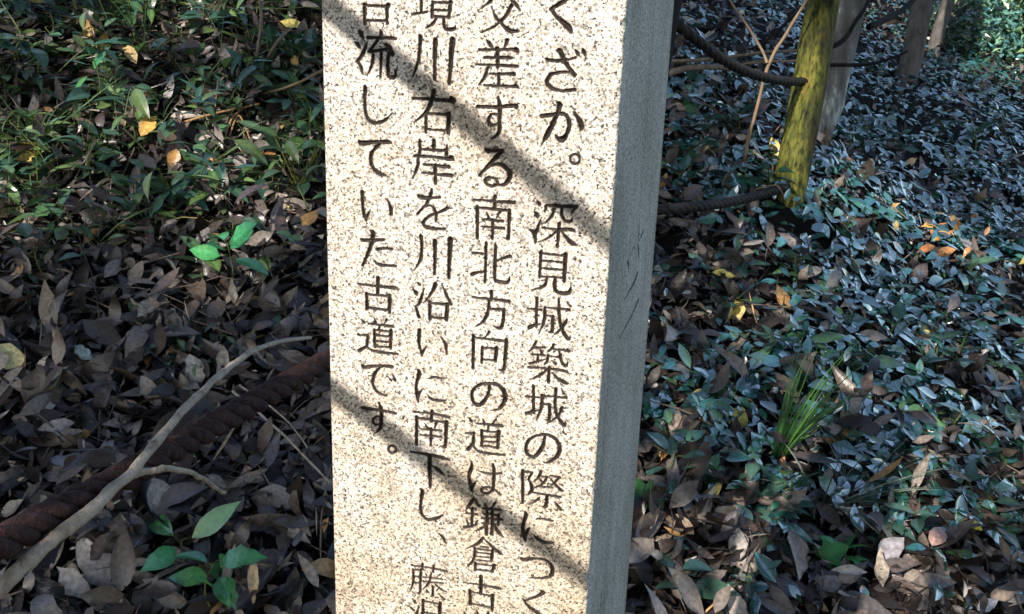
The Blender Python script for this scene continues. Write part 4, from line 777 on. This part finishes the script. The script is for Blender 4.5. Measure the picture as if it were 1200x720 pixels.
# ---------------------------------------------------------------- single fallen leaves
def single_leaf(P, d, n_, asp, col, label, group=None, curl=.4, fold=.2, mat='litter', name="fallen_leaf", shape=0., cat="fallen leaf", rows=7):
    V, Q, T, c = leaves(np.zeros((1, 3)), unit(np.array([n_])), None, np.zeros(1), np.zeros(1), np.array([np.linalg.norm(d)]), np.array([asp]), np.array([curl]), np.array([fold]),
                        np.array([col], float), shape, rows, np.array([rng.normal(0, .3)]), adir=unit(np.array([d])), veins=1.3)
    o = mesh_obj(name, V, Q, T, M[mat], None, c, True); o.location = P
    return tag(o, label, cat, group)
YEL = (.5, .42, .14)
for p0, p1, asp, col, lab, cu, fo in (
    ((12, 402), (-2, 448), .95, (.55, .5, .24), "pale yellow leaf with a notched edge at the far left", .2, .15),
    ((858, 350), (858, 388), .75, (.5, .36, .08), "brown-spotted yellow leaf standing on the slope right of the stone", .3, .4),
    ((834, 319), (864, 322), .34, (.58, .46, .12), "narrow yellow leaf lying flat right of the stone", .3, .3),
    ((872, 478), (846, 515), .6, (.48, .42, .1), "large yellow-green leaf beside the grass tuft", .2, .2),
    ((1137, 612), (1152, 622), .6, (.55, .48, .05), "bright yellow leaf on brown litter at the lower right", .3, .2),
    ((1057, 216), (1066, 228), .8, (.6, .5, .04), "small yellow leaf on the leafy slope beyond the mossy post", .2, .2),
    ((920, 535), (902, 562), .3, (.55, .25, .12), "orange-brown dry leaf at the foot of the grass tuft", .6, .6),
    ((297, 655), (298, 712), .28, (.5, .36, .18), "tan dry leaf standing behind the bottom left seedling", .5, .6),
    ((165, 440), (190, 483), .38, (.24, .2, .17), "grey dry leaf with a pointed tip beside the bare stick's bend", .4, .3),
    ((222, 415), (236, 462), .45, (.36, .33, .3), "upright pale grey leaf above the bare stick", .3, .2),
    ((66, 664), (112, 708), .36, (.3, .275, .25), "pale lance-shaped leaf at the bottom left under the rope", .2, .15),
    ((92, 628), (135, 700), .4, (.2, .185, .18), "big grey oblong leaf leaning below the rope at the bottom left", .2, .2),
    ((180, 560), (208, 628), .45, (.17, .17, .17), "broad grey-green leaf behind the stick's side fork", .3, .2),
    ((55, 540), (128, 530), .26, (.2, .21, .25), "long bluish-grey leaf lying above the rope on the left", .3, .2),
    ((10, 450), (72, 455), .3, (.2, .165, .15), "brown dry leaf under the pale yellow leaf", .4, .3),
    ((88, 405), (108, 420), .55, (.2, .27, .29), "small pale blue-green leaf on the left litter", .2, .1),
    ((88, 495), (40, 505), .34, (.17, .16, .17), "dull grey-purple leaf above the thick rope", .5, .3),
    ((262, 405), (262, 470), .25, (.28, .23, .18), "narrow tan leaf poking up between stick and rope", .4, .5),
    ((160, 75), (140, 40), .4, (.42, .3, .13), "curled tan leaf hanging in the upper left plants", .9, .5),
    ((165, 160), (180, 128), .55, (.5, .3, .08), "amber leaf glowing in the sun in the upper left", .6, .4),
    ((20, 190), (42, 160), .7, (.55, .4, .1), "sunlit yellow-brown leaf near the left edge", .4, .3),
    ((208, 175), (198, 200), .6, (.4, .2, .06), "rusty orange leaf half green in the upper left", .4, .4),
    ((232, 172), (235, 190), .45, (.42, .39, .36), "pale whitish leaf hanging upside down left of the stone", .2, .2),
    ((345, 80), (345, 62), .6, (.55, .33, .1), "amber backlit leaf on a twig near the stone's top left", .3, .4),
    ((275, 183), (289, 198), .7, (.3, .27, .25), "cupped grey leaf on the left bank midway to the stone", .8, .5),
    ((1095, 300), (1125, 288), .4, (.5, .22, .07), "orange leaf in the sunlit patch of the far right slope", .5, .4),
    ((1075, 296), (1100, 284), .4, (.42, .16, .05), "rust-red leaf in the sunlit patch of the far right slope", .5, .4),
    ((1030, 655), (1062, 625), .6, (.22, .2, .21), "large grey oval leaf at the lower right", .2, .2),
    ((1092, 640), (1110, 612), .7, (.33, .21, .17), "pinkish-brown curled leaf at the lower right", .7, .5),
    ((1160, 700), (1195, 690), .5, (.3, .22, .16), "tan leaf in the bottom right corner", .4, .3),
    ((1145, 715), (1172, 700), .5, (.32, .31, .33), "pale grey leaf at the bottom edge on the right", .2, .2)):
    P, d, n_ = by_pixels(p0, p1, .085, .6); single_leaf(P, d, n_, asp, col, lab, None, cu, fo)

KINDS = [("grey-brown", (.13, .11, .1)), ("dark brown", (.065, .047, .04)), ("pale grey", (.27, .24, .215)), ("tan", (.22, .165, .115)), ("purple-grey", (.115, .1, .105))]
meshes = {}
def leaf_proto(key, col):
    if key not in meshes:
        n_ = 1; L = .085
        V, Q, T, c = leaves(np.zeros((1, 3)), np.array([[0, 0, 1.]]), np.zeros(1), rng.normal(.1, .25, 1), rng.normal(0, .35, 1), np.array([L]), U(.28, .5, 1), rng.normal(.4, .7, 1), U(0, .5, 1),
                            np.array([col]) * U(.75, 1.25, 1), U(-.1, .25, 1), 6, rng.normal(0, .6, 1), veins=1.3)
        o = mesh_obj("fallen_leaf", V - [L / 2, 0, 0], Q, T, M['litter'], None, c, True); meshes[key] = o; return o
    o = meshes[key].copy(); COL.objects.link(o); return o
def strew(n_, region, where, slug, z0=.008, z1=.03, sc=(.6, 1.15)):
    for q in range(n_):
        P = gpix(*region()); j = int(rng.integers(0, len(KINDS))); nm, col = KINDS[j]
        o = leaf_proto((j, int(rng.integers(0, 6))), col); nn = Hn(P[0], P[1])
        Rm = Vector(nn).to_track_quat('Z', 'Y').to_matrix() @ Matrix.Rotation(rng.uniform(0, 6.28), 3, 'Z')
        o.rotation_euler = Rm.to_euler(); o.location = P + nn * rng.uniform(z0, z1); o.scale = (rng.uniform(*sc),) * 3
        tag(o, f"{nm} dry leaf atop the litter {where}", "fallen leaf", f"{nm} leaves {slug}")
KINDS.append(("rusty orange", (.34, .15, .055))); KINDS.append(("amber", (.42, .25, .07)))
def strew_orange():
    global KINDS
    keep, KINDS = KINDS, KINDS[5:]; meshes_keep = dict(meshes); meshes.clear()
    strew(26, lambda: (rng.normal(1098, 32), rng.normal(292, 14)), "tinted warm for the sunlit patch right of the mossy post", "in the sunlit patch", .05, .085, (.35, .6))  # orange leaves added; their colour stands in for warm sunlight
    strew(9, reg(190, 375, 130, 230), "in the sunny spot left of the stone", "in the sunny spot left", .04, .08, (.4, .7))
    meshes.clear(); meshes.update(meshes_keep); KINDS = keep[:5]
strew_orange()
strew(110, reg(-10, 385, 250, 725, .8), "near the thick rope left of the stone", "near the thick rope")
strew(90, reg(735, 1210, 480, 725, .8), "at the lower right beside the stone", "at the lower right")
strew(50, reg(775, 890, 120, 470, 1), "between the stone and the mossy post", "between stone and post")

# ---------------------------------------------------------------- grass
def grass(P, label, n_, L, lean=(0, 0), cols=((.07, .17, .03), (.05, .12, .03), (.1, .22, .04)), spread=.5, w=.004):
    root = empty("grass_tuft", P, label, "grass tuft"); mb = MB()
    for q in range(n_):
        a = rng.uniform(0, 6.28); o = np.array([math.cos(a) * spread + lean[0], math.sin(a) * spread + lean[1], 1.]) * rng.uniform(.6, 1.1); o /= np.linalg.norm(o) ** .5
        l = L * rng.uniform(.5, 1.1); b0 = np.array([math.cos(a), math.sin(a), 0]) * .012 * rng.random()
        dr = rng.uniform(.1, .6); C_ = np.array([b0 + o * l * t + np.array([o[0], o[1], -1.]) * dr * l * t * t * .6 for t in np.linspace(0, 1, 7)])
        wv = unit(np.cross(o, [rng.normal(), rng.normal(), .2])); wd = w * np.array([.8, 1, 1, .9, .7, .45, .05])
        V = np.concatenate([C_ - wv * wd[:, None] / 2, C_ + wv * wd[:, None] / 2]); Q = [(i_, i_ + 1, i_ + 8, i_ + 7) for i_ in range(6)]
        mb.add(V, Q, None, np.array(cols[int(rng.integers(0, len(cols)))]) * rng.uniform(.7, 1.2))
    mb.build("blades", M['blade'], root, True); return root
grass(gpix(908, 545), "tuft of narrow upright grass blades on the right slope", 80, .36, (.3, .1), ((.04, .12, .03), (.03, .085, .03), (.08, .2, .03)), .2, .003)
grass(gpix(1000, 590), "loose dark sedge with long blades arching to the right over the litter", 20, .24, (.4, 0), ((.03, .07, .04), (.04, .08, .05), (.1, .11, .1)), .7, .0024)
grass(gpix(962, 600), "thin grey-green sedge bowing over beside the upright grass tuft", 22, .25, (.3, -.1), ((.03, .07, .04), (.1, .12, .1)), .7, .003)
grass(gpix(352, 225), "yellowish grass clump tight against the stone's left edge", 30, .2, (0, 0), ((.1, .12, .02), (.14, .13, .03), (.06, .1, .03)), .35)
grass(gpix(378, 160), "narrow green grass clump behind the stone's upper left edge", 18, .2, (0, 0))
grass(gpix(168, 60), "dark thin grass standing in the upper left plants", 20, .24, (0, 0), ((.03, .07, .03), (.05, .09, .04)), .3)
grass(gpix(45, 170), "long arching grass near the left edge", 16, .26, (.3, -.1), ((.08, .14, .06), (.06, .11, .05)), .7)
for q in range(34):
    grass(gpix(rng.uniform(5, 370), rng.uniform(10, 300)), "x", int(rng.integers(3, 7)), rng.uniform(.16, .3), (rng.normal(0, .5), rng.normal(0, .3)), ((.1, .16, .07), (.12, .14, .07), (.07, .12, .05)), .6, .003)
    g_ = [o for o in COL.objects if o.get("label") == "x"][-1]; g_["label"] = "few arching pale grass stems among the plants of the left bank"; g_["group"] = "grass stems on the left bank"
grass(gpix(1120, 210), "pale grass wisps on the far slope", 14, .22, (.2, 0), ((.1, .16, .1),), .6)

# ---------------------------------------------------------------- sticks, twigs and saplings
def sticks(label, branches, mat, name="fallen_stick", cat="stick", k=9, wob=.05):
    mb = None; root = None
    for q, (P, ra, rb) in enumerate(branches):
        C = catmull(P, 7); n_ = len(C); C = C + np.cumsum(rng.normal(0, .0007, C.shape), 0) * (np.sin(np.linspace(0, math.pi, n_)) ** .5)[:, None]; r = np.linspace(ra, rb, n_) * (1 + .05 * rng.standard_normal(n_))
        if q == 0:
            org = C[0].copy(); m_ = MB(); m_.tube(C - org, r, k, wob); root = m_.build(name, M[mat]); root.location = org; tag(root, label, cat)
        else:
            m_ = MB(); m_.tube(C - org, r, k, wob); m_.build("side_branch", M[mat], root)
    return root
sticks("bare pale forked stick lying across the thick rope at the lower left",
       [([at(-35, 722, .80), at(0, 690, .81), at(55, 640, .85), at(110, 597, .90), at(158, 553, .96), at(205, 500, 1.04), at(250, 452, 1.13), at(288, 420, 1.22), at(325, 403, 1.3), at(364, 396, 1.37)], .0078, .0024),
        ([at(156, 556, .957), at(175, 553, .97), at(205, 552, 1.0), at(240, 562, 1.05), at(264, 578, 1.1)], .0044, .002), ([at(300, 413, 1.24), at(312, 424, 1.3), at(330, 428, 1.36)], .0018, .0009), ([at(120, 587, .915), at(108, 578, .93), at(96, 574, .95)], .0022, .0008)], 'stick')
sticks("two thin straight twigs crossing below the rope beside the stone", [([gpix(275, 500) + [0, 0, .08], gpix(330, 545) + [0, 0, .08], gpix(388, 605) + [0, 0, .07]], .0032, .0022), ([gpix(283, 498) + [0, 0, .09], gpix(340, 535) + [0, 0, .08], gpix(375, 570) + [0, 0, .03]], .0022, .0015)], 'stick', "fallen_twig", "twig", 6)
sticks("thin curved twig hanging upright by the stone's lower left edge", [([gpix(377, 690) + [0, 0, .03], gpix(378, 640) + [0, 0, .05], gpix(388, 580) + [0, 0, .05], gpix(398, 560) + [0, 0, .05]], .0018, .0012)], 'tantwig', "fallen_twig", "twig", 6)
sb = gpix(292, 96); sd_ = sb @ Fv
sticks("slim sapling stem rising to the top edge left of the stone", [([sb - [0, 0, .03], at(300, 70, sd_), at(306, 30, sd_), at(304, -10, sd_), at(300, -60, sd_)], .0065, .0045), ([at(305, 45, sd_), at(298, 20, sd_), at(285, 5, sd_)], .002, .001)], 'twig', "sapling", "sapling", 8)
sticks("dead dark twig leaning right beside the slim sapling on the left bank", [([gpix(307, 80), at(322, 58, sd_ - .1), at(341, 34, sd_ - .05)], .006, .0045)], 'twig', "fallen_twig", "twig", 7)
sticks("slanting twig running down behind the stone's left edge", [([gpix(310, 122) + [0, 0, .03], at(345, 98, sd_ - .4), at(392, 74, sd_ - .35)], .003, .004)], 'tantwig', "fallen_twig", "twig", 7)
sticks("long thin green runner stretched across the top left beside the stone", [([at(300, 8, sd_ - .2), at(330, 10, sd_ - .25), at(360, 8, sd_ - .3), at(392, 14, sd_ - .3)], .0016, .0014)], 'stem', "vine_runner", "vine", 6)
sticks("reddish dead twigs tangled on the left bank", [([gpix(262, 178) + [0, 0, .02], gpix(275, 165) + [0, 0, .07], gpix(300, 140) + [0, 0, .05]], .003, .002), ([gpix(270, 175) + [0, 0, .04], gpix(282, 160) + [0, 0, .06], gpix(296, 182) + [0, 0, .02]], .0028, .002), ([gpix(215, 165) + [0, 0, .05], gpix(250, 158) + [0, 0, .06], gpix(305, 142) + [0, 0, .05]], .004, .003)], 'orangebark', "fallen_twig", "twig", 6)
yb = gpix(871, 200); yd = yb @ Fv
sticks("forked tan sapling stem passing in front of the mossy post's rope", [([yb - [0, 0, .04], at(876, 165, yd - .05), at(886, 125, yd - .1), at(900, 72, yd - .15), at(925, 30, yd - .18), at(948, -6, yd - .2), at(975, -50, yd - .2)], .0062, .0042),
        ([at(899, 74, yd - .15), at(888, 50, yd - .1), at(870, 22, yd - .05), at(852, -8, yd), at(845, -40, yd)], .0045, .0032)], 'tantwig', "sapling", "sapling", 8)
td = 3.35
sticks("grey branch lying level behind the upper rope and beneath it", [([at(780, 88, td - .2), at(805, 80, td - .2), at(830, 79, td - .2), at(856, 81, td - .1)], .011, .008)], 'twig', "fallen_branch", "branch")
sticks("long thin grey branch level between stone and mossy post above the other", [([at(785, 72, td), at(840, 68, td), at(890, 62, td), at(940, 60, td)], .006, .005), ([at(860, 76, td), at(900, 73, td), at(950, 72, td)], .005, .004)], 'twig', "fallen_branch", "branch")
sticks("dark twig slanting from the mossy post down to the left", [([at(940, 10, td - .1), at(920, 28, td - .1), at(897, 48, td - .1), at(880, 58, td)], .006, .004)], 'darkwood', "fallen_twig", "twig", 7)
sticks("pale dry tendril curling at the mossy post's foot", [([at(885, 222, 2.9), at(905, 217, 2.9), at(915, 222, 2.9), at(921, 240, 2.95)], .0022, .0014)], 'tantwig', "dry_tendril", "tendril", 6)
sticks("straight thin twig on the slope below the mossy post", [([gpix(1022, 242) + [0, 0, .04], gpix(1050, 262) + [0, 0, .04], gpix(1074, 280) + [0, 0, .03]], .003, .002)], 'twig', "fallen_twig", "twig", 6)
tw = 0
def twigs(n_, region, where, slug, lmin=.08, lmax=.28):
    for q in range(n_):
        P = gpix(*region()); a = rng.uniform(0, 6.28); l = rng.uniform(lmin, lmax); nn = Hn(P[0], P[1]); d = unit(np.cross(nn, [math.cos(a), math.sin(a), 0]))
        e = P + d * l + nn * rng.uniform(0, .05); mid = (P + e) / 2 + rng.normal(0, .012, 3) + nn * .015
        m_ = MB(); r0 = rng.uniform(.0012, .0032); C = catmull([P + nn * .02, mid, e + nn * .02], 5); m_.tube(C - P, np.linspace(r0, r0 * .6, len(C)), 5)
        o = m_.build("fallen_twig", M['twig']); o.location = P; tag(o, f"thin dry twig loose in litter {where}", "twig", f"loose twigs {slug}")
twigs(46, reg(0, 380, 0, 420, 1), "of the bank left of the stone", "left of the stone", .1, .35)
twigs(12, reg(0, 380, 420, 715, 1), "below and around the thick rope", "around the thick rope")
twigs(26, reg(790, 940, 10, 160, 1), "under the upper rope", "under the upper rope", .15, .45)
twigs(34, reg(760, 1200, 250, 715, 1), "on the right-hand slope", "on the right-hand slope")
